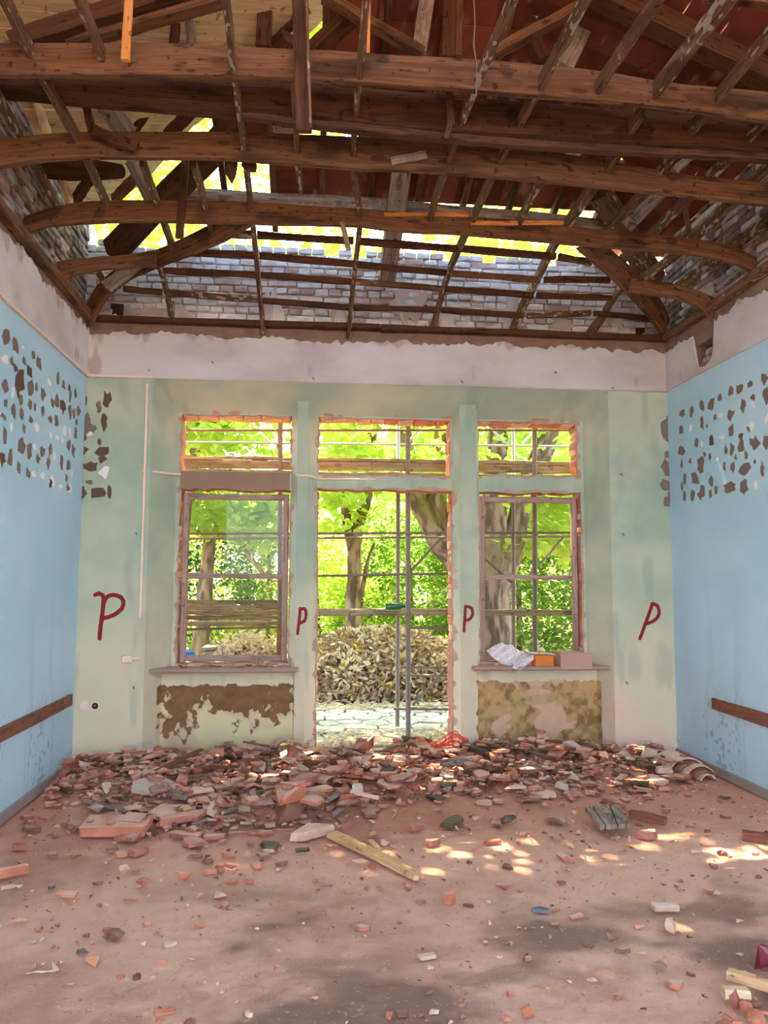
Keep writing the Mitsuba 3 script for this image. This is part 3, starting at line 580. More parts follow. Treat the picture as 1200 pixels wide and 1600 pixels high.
# hangers and odd pieces between the joists
def slat(label, p0, p1, w_, th, mat, name='hanger', up=(0,1,0), cat_='hanger'):
    r = bar(p0, p1, w_, th, up, n=7); k = thing(name, label, cat_); put(k, r[0], mat, uv=r[1]); return k
slat('broad reddish hanging board with a splintered lower end, top centre left', at(466,-60,3.98), at(475,206,3.98), .085, .03, 'wood_dark')
slat('narrow edge batten fixed to the broad hanging board', at(478,-40,3.93), at(485,195,3.93), .016, .03, 'wood_rib')
slat('orange split board hanging in front of the nearest joist, top left', at(203,-40,3.95), at(196,94,3.95), .045, .03, 'wood_raw')
slat('dark broken batten hanging below the farthest joist on the left', at(291,238,5.4), at(280,372,5.5), .055, .03, 'wood_dark')
slat('dark stub board crossing the second joist on the left, fallen at a slant', at(146,205,4.72), at(214,232,4.72), .03, .075, 'wood_dark', up=(0,0,1))
slat('dark upright batten above the fallen stub on the left', at(133,158,4.76), at(144,205,4.74), .05, .03, 'wood_dark')
slat('weathered stub hanging from the farthest joist near the middle rib', at(534,346,5.45), at(545,391,5.5), .035, .03, 'wood_grey')
slat('short grey block nailed to the second joist in the middle', at(611,252,4.75), at(666,242,4.75), .03, .05, 'wood_grey', up=(0,0,1))
slat('dark upright hanger through the tie beam, right of the middle', at(701,140,4.35), at(705,196,4.35), .045, .04, 'wood_dark')
slat('short brown cleat below the dark hanger', at(703,196,4.34), at(697,216,4.34), .035, .03, 'wood_plank')
slat('pale narrow slat behind the nearest joist, in the middle', at(577,0,4.2), at(575,84,4.2), .02, .02, 'wood_raw')
for px, py, h, lb in ((359,262,24,'dark rotten stub hanging under the second joist, left of the long rib'), (391,254,30,'dark rotten rag of timber hanging beside the long rib')):
    c = at(px, py, 4.9); m = hull(np.array(rng.normal(0, 1, (26,3)))*[.03,.02,.045]); m.apply_translation(c); k = thing('rotten_stub', lb, 'wood piece'); put(k, m, 'wood_dark')
# bent wire hanging at the nearest joist
k = thing('hanging_wire', 'thin dark wire dangling past the nearest joist, right of the middle', 'wire'); r = tube(spline([at(738,-20,4.0),(at(742,40,4.0)),at(740,70,4.02),at(745,100,4.05),at(744,150,4.06)], 14), .004, 5); put(k, r[0], 'metal_old', uv=r[1])

# ================================================ ROOF: low pitched hip roof on rafters
S, XE0, XE1, YE, ZE, XM, YH = .33, XL-.3, XR+.31, 7.10, 4.80, .70, 4.10
def zf(Y): return ZE+S*(YE-Y)
def zl(X): return ZE+S*(X-XE0)
def zr(X): return ZE+S*(XE1-X)
YR0 = -0.4                                        # the roof stops short, an unseen gap left to let sky light in
roof = thing('roof', 'low hipped roof of red clay panels and pale boards seen from below', 'roof'); labels[roof] = {'label': labels[roof]['label'], 'kind': 'structure'}
def slab(poly, z, th=.035):
    m = trimesh.creation.extrude_polygon(poly, th); v = m.vertices.copy(); v[:, 2] += np.array([z(a, b) for a, b in v[:, :2]]); return trimesh.Trimesh(v, m.faces, process=False)
# far slope, clay panels between rafters
colw, rowh = .42, .26
holes = [(.46, 5.70), (-.28, 5.92), (.52, 5.92), (.38, 5.92)]
tri_far = Polygon([(XE0, YE), (XE1, YE), (XM, YH)])
xc = [XM+colw*(i-.5) for i in range(-8, 10)]
for i, x0 in enumerate(xc):
    for j in range(-2, 10):
        y1 = 6.56-j*rowh; y0 = y1-rowh+.008
        P = sbox(x0+.004, y0, x0+colw-.004, y1).intersection(tri_far)
        if P.is_empty or P.area < .01: continue
        cx, cy = x0+colw/2, (y0+y1)/2
        if any(x0 <= hx_ < x0+colw and y0 <= hy_ < y1 for hx_, hy_ in holes): continue
        if cx < -.42 and cy > 6.05: continue
        if cx < np.interp(cy, [4.4, 4.9, 5.48, 6.02, 6.6], [.3, 0, -.3, -.85, -1.5]): continue
        if j < 0 and cx < 2.5: continue
        
        dz = rng.uniform(-.006, .006)
        part(roof, 'clay_panel', slab(P, lambda a, b: zf(b)+dz+.0), 'clay_panel')
# right slope clay panels
tri_r = Polygon([(XE1, YE), (XM, YH), (XM, YR0), (XE1, YR0)])
for i in range(12):
    for j in range(14):
        x1 = XE1-i*.27; y1 = 7.0-j*.7
        P = sbox(x1-.262, y1-.69, x1, y1).intersection(tri_r)
        if P.is_empty or P.area < .01: continue
        part(roof, 'clay_panel', slab(P, lambda a, b: zr(a)), 'clay_panel')
# left slope, new pale boards laid on the slant
tri_l = Polygon([(XE0, 6.95), (-1.5, 6.66), (-.98, 6.02), (-.2, 5.42), (XM, 4.5), (XM, YR0), (XE0, YR0)])
d1 = np.array([1, .45]); d1 /= np.linalg.norm(d1); n1 = np.array([-d1[1], d1[0]])
for i in range(-30, 60):
    o = np.array([-1, 4.5])+n1*(i*.15)
    P = Polygon([o-d1*8, o+d1*8, o+d1*8+n1*.145, o-d1*8+n1*.145]).intersection(tri_l)
    if P.is_empty or P.area < .01: continue
    for g in (P.geoms if hasattr(P, 'geoms') else [P]):
        if g.area > .01:
            dz = rng.uniform(-.003, .003); m = slab(g, lambda a, b: zl(a)+dz, .024)
            v = m.vertices; uv = np.stack([v[:, :2]@d1, v[:, :2]@n1*.6+i*3.1], 1); part(roof, 'pale_board', m, 'wood_new', uv=uv)
# rafters
def timber(label, p0, p1, w_, h, mat='wood_dark', name='rafter', cat_='rafter', up=(0,0,1), group=None, sag=0):
    r = bar(p0, p1, w_, h, up, n=9, sag=sag, wob=.004); k = thing(name, label, cat_, group); put(k, r[0], mat, uv=r[1]); return k
ORD = ('first', 'second', 'third', 'fourth', 'fifth', 'sixth', 'seventh', 'eighth', 'ninth', 'tenth', 'eleventh', 'twelfth'); rn = 0
for i, x in enumerate(xc[5:15]):
    if abs(x-XM) < .1: continue
    ytop = max(YH, YE-(x-XE0) if x < XM else YE-(XE1-x))+.1
    if x < -.85: continue
    y0 = 6.62 if (x > -.3) else 6.9
    rn += 1
    timber(f'thin rafter between the red clay panels of the far roof slope, {ORD[rn-1]} from the left', (x, y0, zf(y0)-.045), (x, ytop, zf(ytop)-.045), .05, .07, 'wood_plank' if i % 3 else 'wood_dark', group='thin rafters under the clay panels')
timber('thick grey rafter standing on the brick end wall, in the middle', at(604,440,7.0), at(640,170,5.55), .15, .13, 'wood_grey')
timber('dark hip timber of the roof rising from the left corner', at(176,392,6.6), at(333,236,5.9), .17, .15, 'wood_dark', 'hip_timber', 'hip timber')
timber('upper dark hip timber of the roof on the left, over the second joist', at(325,245,5.9), at(455,60,5.1), .15, .12, 'wood_dark', 'hip_timber', 'hip timber')
timber('grey brown hip timber of the roof on the right', at(1024,440,6.6), at(936,300,6.1), .17, .14, 'wood_rib', 'hip_timber', 'hip timber')
timber('upper right hip timber behind the tie beam', at(936,300,6.1), at(810,120,5.3), .16, .13, 'wood_dark', 'hip_timber', 'hip timber')
for lb, a, b, ya, yb, w_, m in (('slanting rafter under the pale boards, left, lower', (200,212), (236,160), 5.9, 5.7, .07, 'wood_dark'), ('slanting rafter under the pale boards, second from the left', (262,212), (310,162), 5.8, 5.6, .07, 'wood_dark'),
    ('slanting rafter under the pale boards beside the long rib', (362,72), (405,32), 5.3, 5.1, .085, 'wood_dark'), ('slanting rafter left of the broad hanging board', (425,68), (480,10), 5.25, 5.0, .05, 'wood_dark'),
    ('thick brown diagonal strut right of the broad hanging board', (488,82), (552,22), 5.0, 4.85, .13, 'wood_dark'), ('slanting rafter at top left with the pale boards behind', (303,55), (338,18), 5.3, 5.1, .07, 'wood_dark'),
    ('short slanting rafter over the left end of the farthest joist', (118,312), (142,277), 6.0, 5.8, .06, 'wood_dark'), ('slanting rafter behind the left rib, above the farthest joist', (178,312), (215,274), 6.0, 5.8, .05, 'wood_plank')):
    timber(lb, at(*a, ya), at(*b, yb), w_, .08, m, 'slanting_rafter')
timber('weathered grey timber leaning behind the second joist on the left', at(165,160,5.4), at(200,210,5.6), .13, .1, 'wood_grey', 'leaning_timber', 'timber')
timber('lower part of a weathered grey timber leaning under the second joist on the left', at(206,250,5.5), at(240,318,5.8), .085, .08, 'wood_grey', 'leaning_timber', 'timber')
timber('new pale edge board standing along the left brick wall', at(55,152,5.3), at(74,210,5.5), .10, .04, 'wood_new', 'edge_board', 'board', (1,0,0))
timber('lower new pale edge board below the second joist, far left', at(92,262,5.7), at(110,318,5.9), .09, .04, 'wood_new', 'edge_board', 'board', (1,0,0))
k = thing('broken_log', 'dark broken log end jutting out below the second joist at left', 'log'); r = tube([at(70,262,5.6), at(110,264,5.5), at(150,266,5.4), at(188,268,5.3)], [.07,.075,.07,.05], 9, wob=.1); put(k, r[0], 'wood_dark', uv=r[1])
k = thing('log_purlin', 'weathered grey log purlin under the open eaves above the farthest joist', 'log'); r = tube([at(x, y, 6.45) for x, y in ((282,305),(340,310),(420,315),(520,320),(600,324),(700,334),(820,345),(955,358))], [.06,.075,.075,.08,.075,.075,.08,.07], 10, wob=.06); put(k, r[0], 'wood_grey', uv=r[1])
k = thing('eaves_board', 'pale weathered board on the eaves seen through the roof gap, left', 'board'); r = bar(at(385,204,5.98), at(462,207,5.98), .2, .03, (0,.3,1)); put(k, r[0], 'wood_grey', uv=r[1])
k = thing('eaves_board', 'pale weathered board on the eaves seen through the roof gap in the middle', 'board'); r = bar(at(560,210,5.98), at(632,216,5.98), .2, .03, (0,.3,1)); put(k, r[0], 'wood_grey', uv=r[1])
# trusses
for lb, a, b, Y, w_, h, m in (
    ('dark top chord of the truss rising from the left', (20,72), (345,-28), 4.35, .14, .10, 'wood_dark'), ('lower lighter chord under the left truss chord', (105,72), (345,2), 4.4, .1, .045, 'wood_plank'),
    ('top chord of the truss descending to the right', (920,-20), (1230,135), 4.45, .14, .14, 'wood_dark'), ('slanting truss brace rising to the right of the middle', (770,84), (905,12), 4.6, .1, .06, 'wood_plank'),
    ('slanting truss brace in the middle', (505,-6), (660,84), 4.7, .09, .055, 'wood_plank'), ('post of the truss in pale timber near the middle', (654,86), (668,-10), 4.8, .1, .09, 'wood_grey'),
    ('dark upright post of the truss right of the pale one', (700,92), (702,-10), 4.75, .09, .05, 'wood_dark'), ('brown upright post beside the dark one', (714,90), (716,-10), 4.78, .06, .05, 'wood_plank'),
    ('dark upright post left of the broad hanging board', (412,78), (415,-10), 5.0, .1, .1, 'wood_dark'), ('dark upright behind the nearest joist on the left', (272,72), (276,22), 4.9, .06, .05, 'wood_dark'), ('second dark upright behind the nearest joist on the left', (300,72), (296,24), 4.9, .06, .05, 'wood_grey'),
    ('grey slanting timber of the roof, right of the middle rib', (882,108), (934,0), 4.9, .11, .1, 'wood_grey'), ('grey slanting timber of the roof near the photo right edge', (1045,120), (1075,72), 4.8, .09, .09, 'wood_grey'),
    ('long dark brace behind the right ribs', (850,95), (812,20), 5.0, .1, .09, 'wood_dark'), ('brown split board behind the right ribs', (1003,115), (1014,75), 5.0, .06, .04, 'wood_plank'),
    ('grey slanting timber above the right end of the farthest joist', (984,350), (1034,300), 5.85, .13, .1, 'wood_grey'), ('thin reddish slat under the roof on the right', (1068,312), (1078,368), 6.0, .03, .05, 'wood_plank'),
    ('dark slanting timber over the second joist on the right', (1052,270), (1092,230), 5.2, .08, .06, 'wood_grey'), ('grey stub timber beside the right hip timber', (885,235), (903,250), 5.4, .06, .06, 'wood_grey')):
    timber(lb, at(*a, Y), at(*b, Y), w_, h, m, 'truss_timber', 'truss timber', (0,1,0) if abs(b[1]-a[1]) > abs(b[0]-a[0]) else (0,0,1))
timber('timber edge of the roof jutting in at the top right corner of the photo', at(1100,-2,3.6), at(1260,8,3.6), .06, .03, 'wood_plank', 'edge_batten', 'batten')
# ================================================ RUBBLE
HX0, HY0, HS = -2.1, 1.5, .02
HM = np.zeros((int(5.7/HS), int(6.1/HS)))
def shard_mesh(g, L, th, kind):
    if kind == 'shard':
        k = int(g.integers(4, 8)); ang = np.sort(g.uniform(0, 6.283, k)+0); ang = np.arange(k)*6.283/k+g.normal(0, .3, k); rr = g.uniform(.55, 1.0, k)*L/2
        el = g.uniform(.45, .95); P = MultiPoint(np.stack([rr*np.cos(ang), rr*el*np.sin(ang)], 1)).convex_hull
        if P.geom_type != 'Polygon' or P.area < 1e-5: P = sbox(-L/2, -L/3, L/2, L/3)
        a = np.array(P.exterior.coords)[:-1]; b = a*g.uniform(.88, .98)+g.normal(0, .004, a.shape)
        v = np.vstack([np.c_[a, np.full(len(a), -th/2)], np.c_[b, np.full(len(a), th/2)+g.normal(0, th*.06, len(a))]])
        return hull(v)
    if kind == 'block':
        m = bevel_box(L, L*g.uniform(.3, .5), L*g.uniform(.13, .22), L*.025, seed=int(g.integers(1e9)), jit=L*.016); return m
    if kind == 'curve':
        a0, a1 = -g.uniform(.5, .9), g.uniform(.5, .9); R = L*.55; n = 7; ang = np.linspace(a0, a1, n); ln = L*g.uniform(.5, .9); v = []
        for s, y in ((0, -ln/2), (0, ln/2)):
            for r in (R, R-th): v.append(np.stack([r*np.sin(ang), np.full(n, y)+g.normal(0, L*.05, n), r*np.cos(ang)-R*.85], 1))
        v = np.vstack(v); f = []
        for i in range(n-1):
            for p, q in ((0, 2), (3, 1), (1, 0), (2, 3)): f.append([p*n+i, p*n+i+1, q*n+i+1]); f.append([p*n+i, q*n+i+1, q*n+i])
        for i in (0, n-1): f += [[i, n+i, 3*n+i], [i, 3*n+i, 2*n+i]]
        m = trimesh.Trimesh(v, f); m.fix_normals(); return m
    if kind == 'lump':
        return hull(g.normal(0, 1, (14, 3))*[L*.26, L*.22, L*.14])
    if kind == 'splinter':
        return bevel_box(L, g.uniform(.015, .04), g.uniform(.01, .025), .002, seed=int(g.integers(1e9)), jit=.003)
def settle(m, x, y, yaw, tilt, tiltdir, press=.72):
    R = trimesh.transformations.rotation_matrix(tilt, [math.cos(tiltdir), math.sin(tiltdir), 0]) @ trimesh.transformations.rotation_matrix(yaw, [0,0,1])
    m = trimesh.Trimesh(m.vertices @ R[:3, :3].T, m.faces, process=False)
    v = m.vertices; lo, hi = v.min(0), v.max(0)
    i0, i1 = [int((q+x-HX0)/HS) for q in (lo[0], hi[0])]; j0, j1 = [int((q+y-HY0)/HS) for q in (lo[1], hi[1])]
    i0, j0 = max(i0, 0), max(j0, 0); i1, j1 = min(i1, HM.shape[0]-1), min(j1, HM.shape[1]-1)
    H = HM[i0:i1+1, j0:j1+1]; base = np.quantile(H, press) if H.size else 0
    z = base-lo[2]; m.apply_translation([x, y, z])
    if H.size:                                  # raise the height map inside an ellipse
        a, b = np.meshgrid(np.linspace(-1, 1, H.shape[0]), np.linspace(-1, 1, H.shape[1]), indexing='ij')
        HM[i0:i1+1, j0:j1+1] = np.where(a*a+b*b < .8, np.maximum(H, base+(hi[2]-lo[2])*.8), H)
    return m
CL = {'clay_orange': 'orange', 'clay_red': 'reddish', 'clay_brown': 'dark brown', 'clay_pale': 'pale', 'clay_black': 'blackish', 'wood_grey': 'grey', 'wood_rib': 'brown', 'lime_mortar': 'grey', 'wood_plank': 'brown'}
KN = {'shard': ('tile_shard', 'clay tile shard', 'tile shard'), 'block': ('brick_fragment', 'hollow brick', 'brick piece'), 'curve': ('curved_tile_shard', 'curved roof tile shard', 'tile shard'), 'lump': ('mortar_lump', 'lump of mortar', 'rubble lump'), 'splinter': ('wood_splinter', 'wood splinter', 'wood splinter')}
def zone2(x, y):
    if x < -1.35: a = 'by left wall'
    elif x < -.75: a = "under left window's left half"
    elif x < -.15: a = "under left window's right half"
    elif x < .65: a = 'below left door jamb'
    elif x < 1.4: a = 'below right door jamb'
    elif x < 2.1: a = "under right window's left half"
    elif x < 2.75: a = "under right window's right half"
    else: a = 'by right corner'
    d = y-heap_front(x)
    return ('front of heap' if d < .25 else 'mid heap' if d < .8 else 'back of heap')+', '+a
def zone(x, y):
    if y > 4.95: return 'by the left wall' if x < -1.35 else 'under the left window' if x < -.2 else 'in front of the doorway' if x < 1.4 else 'under the right window' if x < 2.75 else 'by the right corner'
    return ('on the left side' if x < -.45 else 'in the middle' if x < .9 else 'on the right side')
g = np.random.default_rng(21)
def heap_front(x): return np.interp(x, [-2, -1.6, -1.1, -.5, .2, .75, 1.3, 1.9, 2.5, 3.0, 3.4], [6.0, 5.65, 5.3, 5.08, 5.15, 5.65, 5.9, 5.7, 5.75, 6.05, 6.5])
# a bed of finer debris under the shards
bx, by = np.meshgrid(np.linspace(-1.98, 3.37, 180), np.linspace(4.9, 7.22, 100))
bed = np.clip((by-heap_front(bx)-.05)/.7, 0, 1); bed = .065*bed*bed*(3-2*bed)*np.clip((7.35-by)/.5, 0.25, 1)
bn = g.normal(0, 1, bx.shape); bz = bed*(1+.35*bn*.5)-.006-.04*(bed <= 0)
dx = slice(None)
struct('floor__debris_bed', gridmesh(bx, by, bz-.004), 'floor_dust', 'finer broken clay debris under the heap of shards'); labels['floor__debris_bed'] = {'label': 'finer broken clay debris under the heap of shards', 'kind': 'stuff'}
ii = ((bx-HX0)/HS).astype(int); jj = ((by-HY0)/HS).astype(int); np.maximum.at(HM, (ii, jj), np.maximum(bz, 0))
pieces = []
# --- things placed as the photograph shows them: (px, py, width px, kind, material, label or None)
def place(px, py, wpx, kind, mat, label=None, th=None, cat_=None, tilt=.06, yaw=None, name=None, zlift=0):
    P = atz(px, py+wpx*.1, .02+zlift); L = wpx*P[1]/FOC*1.05; gg = np.random.default_rng(int(px*7+py))
    m = shard_mesh(gg, L, th or max(.012, min(.03, L*.22)), kind)
    m = settle(m, P[0], P[1], gg.uniform(-.5, .5) if yaw is None else yaw, abs(gg.normal(0, tilt)), gg.uniform(0, 6.28), .5)
    n, nl, c = KN[kind]
    if label: k = thing(name or n, label, cat_ or c)
    else:
        zn = zone(P[0], P[1]); k = thing(n, f'{"small" if L < .07 else "larger"} {CL[mat]} {nl} on bare floor {zn}', c, f'loose {CL[mat]} {nl}s on the floor {zn}')
    put(k, m, mat)
sp = [(485,1293,85,'shard','clay_pale','thick grey pink slab at the front edge of the heap, beside the fallen plank',.05),(484,1232,56,'lump','clay_red','big pinkish chunk near the top of the heap below the left door jamb',None),(491,1254,50,'block','clay_orange','salmon hollow brick piece in front of the big pinkish chunk',None),
 (262,1251,92,'shard','clay_pale','long flat slab lying in the heap under the left window',.03),(302,1261,70,'shard','clay_red','pointed flat slab overlapping the long slab, left half of the heap',.03),(275,1268,46,'block','clay_red','red brick bar in front of the pointed slab',None),
 (182,1288,88,'block','clay_orange','long broken hollow brick with bright orange faces, front left of the heap',None),(291,1300,44,'block','clay_red','square brick block on the floor in front of the heap, left',None),(336,1303,28,'block','clay_red','smaller brick block right of the square one, left',None),
 (634,1207,52,'shard','clay_pale','sunlit white pointed slab in the heap below the doorway',.025),(826,1203,62,'shard','clay_brown','dark square slab in the heap under the right window',.03),(850,1222,48,'shard','clay_pale','grey square slab in front of the dark one under the right window',.03),
 (706,1264,58,'shard','clay_black','blackish flat tile at the front of the heap, right of the doorway',.03),(757,1236,34,'shard','clay_pale','pale flat shard at the front of the heap right of the doorway',None),(1008,1301,46,'shard','clay_red','pair-like broken shard on the floor in front of the board panel, right',.03),
 (866,1262,40,'curve','clay_brown','dark curved tile piece at the heap front edge under the right window',.02),(1035,1196,34,'shard','clay_pale','pale flat stone against the right pier beside the curled tiles',.04),(13,1358,52,'block','clay_orange','brick slab at the left edge of the photo',None),
 (782,1384,24,'lump','clay_red','reddish stone chunk alone on the floor, middle right',None),(703,1403,24,'shard','clay_orange','orange three-sided shard on the floor left of the reddish chunk',.05),(843,1415,36,'shard','slate','dark slate sliver on the bare floor',.015),
 (1039,1413,40,'block','clay_pale','small pale wooden-looking brick bar on the floor at right',None),(1051,1446,36,'lump','clay_pale','large pale brick chunk on the floor at right',None),(667,1488,26,'block','clay_pale','pale block standing alone in the middle foreground',None),
 (195,1358,24,'lump','clay_pale','pale round mortar chunk on the floor at left',None),(562,1344,22,'lump','clay_pale','pale orange lump under the fallen plank',None)]
for s in sp:
    if s[1] > 1275: place(s[0], s[1], s[2], s[3], s[4], s[5], s[6])
Z7 = [(70,315,45,'clay_red'),(25,440,18,'clay_pale'),(80,228,24,'clay_red'),(155,185,22,'clay_orange'),(230,255,30,'clay_brown'),(95,262,40,'clay_brown'),(445,250,26,'clay_brown'),(350,320,22,'clay_red'),(380,340,22,'clay_orange'),(430,330,36,'clay_red'),(425,392,16,'clay_red'),(575,413,24,'clay_orange'),(445,425,22,'clay_orange'),(305,430,18,'clay_brown'),(210,465,26,'clay_orange'),(160,440,16,'clay_brown'),(410,475,20,'clay_red'),(610,345,20,'clay_red'),(650,362,24,'clay_brown'),(715,345,16,'clay_orange'),(720,380,18,'clay_red'),(655,392,28,'clay_orange'),(685,385,24,'clay_red'),(725,422,22,'clay_orange'),(780,422,18,'clay_orange'),(693,470,22,'clay_orange'),(625,468,15,'clay_orange'),(695,497,20,'clay_red'),(800,375,22,'clay_orange'),(838,328,18,'clay_pale'),(945,325,20,'clay_black'),(1010,320,14,'clay_orange'),(1165,372,18,'clay_red'),(985,420,14,'clay_red'),(1020,432,17,'clay_red'),(880,370,22,'clay_brown'),(620,560,24,'clay_orange'),(460,552,14,'clay_orange'),(122,568,16,'clay_orange'),(340,577,26,'clay_red'),(355,592,32,'clay_brown'),(530,617,22,'clay_pale'),(285,675,30,'clay_orange'),(505,668,20,'clay_orange'),(250,640,18,'clay_black'),(1130,568,28,'clay_red'),(375,720,12,'clay_orange'),(430,720,16,'clay_brown'),(515,825,27,'clay_orange'),(275,822,13,'clay_orange'),(590,868,22,'clay_red'),(780,835,14,'clay_pale'),(985,788,12,'clay_orange'),(65,545,18,'clay_orange'),(270,590,18,'clay_brown'),(190,672,12,'clay_red'),(310,500,12,'clay_red'),(160,580,10,'clay_brown'),(690,765,10,'clay_pale'),(870,640,9,'clay_pale')]
Z8 = [(115,487,18,'clay_red'),(265,495,22,'clay_brown'),(560,352,26,'clay_orange'),(575,388,12,'clay_red'),(537,508,14,'clay_red'),(600,530,22,'clay_orange'),(535,553,14,'clay_red'),(558,430,14,'clay_red'),(795,563,20,'clay_orange'),(1015,452,22,'clay_orange'),(1045,460,12,'clay_pale'),(1030,375,18,'clay_red'),(1160,335,20,'clay_orange'),(820,278,40,'clay_red'),(1055,333,22,'clay_red'),(395,767,18,'clay_orange'),(730,775,20,'clay_orange'),(650,730,15,'clay_pale'),(155,825,17,'clay_pale'),(15,838,20,'clay_orange'),(55,832,20,'clay_brown'),(140,768,13,'clay_red'),(380,847,17,'clay_orange'),(365,655,15,'clay_pale'),(450,662,14,'clay_orange'),(745,632,26,'clay_brown'),(910,740,28,'clay_orange'),(1110,650,13,'clay_red'),(320,610,12,'clay_red'),(385,378,22,'clay_brown'),(75,440,16,'clay_red'),(430,275,17,'clay_orange'),(150,302,30,'clay_red'),(95,255,34,'clay_red'),(395,243,28,'clay_black'),(350,247,22,'clay_brown'),(340,300,24,'clay_red'),(585,318,12,'clay_orange'),(970,330,16,'clay_pale'),(720,565,9,'clay_brown'),(985,672,11,'clay_brown'),(960,712,16,'clay_brown'),(870,685,18,'clay_brown'),(1170,410,12,'clay_red'),(1010,270,16,'clay_red'),(1070,225,22,'clay_brown'),(880,205,24,'clay_red'),(960,255,18,'clay_red')]
for x, y, w_, m_ in Z7: place(x/2, 1160+y/2, w_, ('shard', 'lump', 'curve', 'block')[(x+y) % 7 if (x+y) % 7 < 4 else 0] if w_ > 13 else 'lump', m_)
for x, y, w_, m_ in Z8: place(600+x/2, 1160+y/2, w_, ('shard', 'lump', 'curve', 'block')[(x+y) % 7 if (x+y) % 7 < 4 else 0] if w_ > 13 else 'lump', m_)
# --- the heap
MATS = ('clay_orange', 'clay_red', 'clay_brown', 'clay_pale', 'clay_black')
N = 2500
for i in range(N):
    for _ in range(60):
        x, y = g.uniform(-1.9, 3.3), g.uniform(4.6, 7.12); f = heap_front(x); d = y-f
        p = 1.0 if d > .25 else .55 if d > 0 else .12*math.exp(d/.25)
        if -1.42 < x < 2.8: ok = y < 7.08
        else: ok = y < 6.88
        if .1 < x < 1.3 and y > 6.95: p *= .4
        if ok and g.random() < p: break
    L = min(.32, .100*math.exp(g.normal(0, .5))); kind = g.choice(['shard', 'block', 'curve', 'lump', 'splinter'], p=[.76, .04, .08, .05, .07])
    if i < N*.35: L *= .8
    if kind == 'splinter': L = L*1.6+.05
    if kind in ('block',): L *= .85
    m = shard_mesh(g, L, g.uniform(.010, .022), kind)
    tl = abs(g.normal(0, .14)) if d > 0 else abs(g.normal(0, .06))
    m = settle(m, x, y, g.uniform(0, 6.28), min(tl, .8), g.uniform(0, 6.28))
    hz = m.vertices[:, 2].max()
    if m.vertices[:, 1].max() > (7.13 if -1.36 < x < 2.74 else 6.93) or m.vertices[:, 0].min() < XL+.01 or m.vertices[:, 0].max() > XR-.01: continue
    mat = 'lime_mortar' if kind == 'lump' and g.random() < .5 else g.choice(['wood_grey', 'wood_rib', 'wood_plank']) if kind == 'splinter' else g.choice(MATS, p=[.22, .36, .22, .15, .05])
    late = i/N
    pieces.append((L/y*(1+late*.8)*(.7 if kind == 'splinter' else 1), kind, mat, m, x, y))
for s in sp:
    if s[1] <= 1275: place(s[0], s[1], s[2], s[3], s[4], s[5], s[6], zlift=.06)
pieces.sort(key=lambda q: -q[0]); cnt = {}; rest = {}
cap = {'shard': 240, 'block': 80, 'curve': 90, 'lump': 70, 'splinter': 60}
for s_, kind, mat, m, x, y in pieces:
    if cnt.get(kind, 0) < cap[kind]:
        cnt[kind] = cnt.get(kind, 0)+1; n, nl, c = KN[kind]; zn = zone2(x, y); sz = np.ptp(m.vertices[:, :2], axis=0).max(); sw = 'big' if sz > .2 else 'mid-sized' if sz > .13 else 'small'
        put(thing(n, f'{sw} {CL[mat]} {nl}, {zn}', c, f'{sw} {CL[mat]} {c}s, {zn}'), m, mat)
    else: rest.setdefault(mat, []).append(m)
for mat, ms in rest.items():
    put(thing('rubble', f'small broken {CL[mat]} bits filling the rubble heap below the windows', 'rubble', kind='stuff'), cat(ms), mat)
# grit strewn over the floor
for mat, n in (('clay_pale', 420), ('clay_red', 700), ('clay_brown', 500)):
    ms = []
    for i in range(n):
        y = 2.6+4.2*g.random()**.7; x = g.uniform(-1.95, 3.3); s = g.uniform(.003, .011)*(1+.4*(y > 4.6)); m = hull(g.normal(0, 1, (6, 3))*s*[1, 1, .6]); m.apply_translation([x, y, s*.3]); ms.append(m)
    put(thing('grit', f'fine {CL[mat]} grit strewn all over the bare floor', 'grit', kind='stuff'), cat(ms), mat)

# --- timber lying on the rubble and the floor
def flat_poly(label, name, pix, z0, th, mat, cat_, fn=None):
    P = [atz(x, y, z0)[:2] for x, y in pix]; m = trimesh.creation.extrude_polygon(Polygon(P).buffer(0), th); v = m.vertices.copy(); v[:, 2] += z0-th
    a = np.array(P[-1])-np.array(P[0]); e = max(((np.array(P[i])-np.array(P[i-1])) for i in range(len(P))), key=np.linalg.norm); e = e/np.linalg.norm(e); nrm = np.array([-e[1], e[0]])
    if fn is not None: v[:, 2] += fn(v)
    uv = np.stack([v[:, :2]@e, v[:, :2]@nrm+v[:, 2]], 1); k = thing(name, label, cat_); put(k, trimesh.Trimesh(v, m.faces, process=False), mat, uv=uv); return k
flat_poly('long pointed pale plank fallen on the floor in front of the heap', 'plank', [(510,1302),(527,1298),(566,1316),(612,1338),(655,1362),(654,1368),(646,1368),(580,1335)], .03, .026, 'wood_pale', 'plank')
flat_poly('small pale offcut beside the fallen pointed plank', 'plank_offcut', [(574,1312),(581,1310),(596,1326),(590,1329)], .022, .02, 'wood_pale', 'wood piece')
k = thing('broken_boards', 'broken panel of grey brown boards at the front of the heap on the right', 'board')
for a in ([(914,1259),(922,1257),(945,1286),(938,1288)], [(926,1256),(951,1254),(964,1286),(947,1287)], [(953,1254),(967,1255),(984,1284),(966,1286)]):
    P = [atz(x, y, .09)[:2] for x, y in a]; m = trimesh.creation.extrude_polygon(Polygon(P), .025); m.apply_translation([0, 0, .055]); part(k, 'board', m, 'wood_grey', uv=np.asarray(m.vertices)[:, [1, 0]]*1.0)
def stick(label, a, b, z, w_, h, mat, name='timber_bar', cat_='wood piece'):
    r = bar(atz(*a, z), atz(*b, z), w_, h, n=6); k = thing(name, label, cat_); put(k, r[0], mat, uv=r[1]); return k
stick('reddish timber bar beside the board panel on the right', (984,1272), (1040,1283), .05, .06, .05, 'rail_brown')
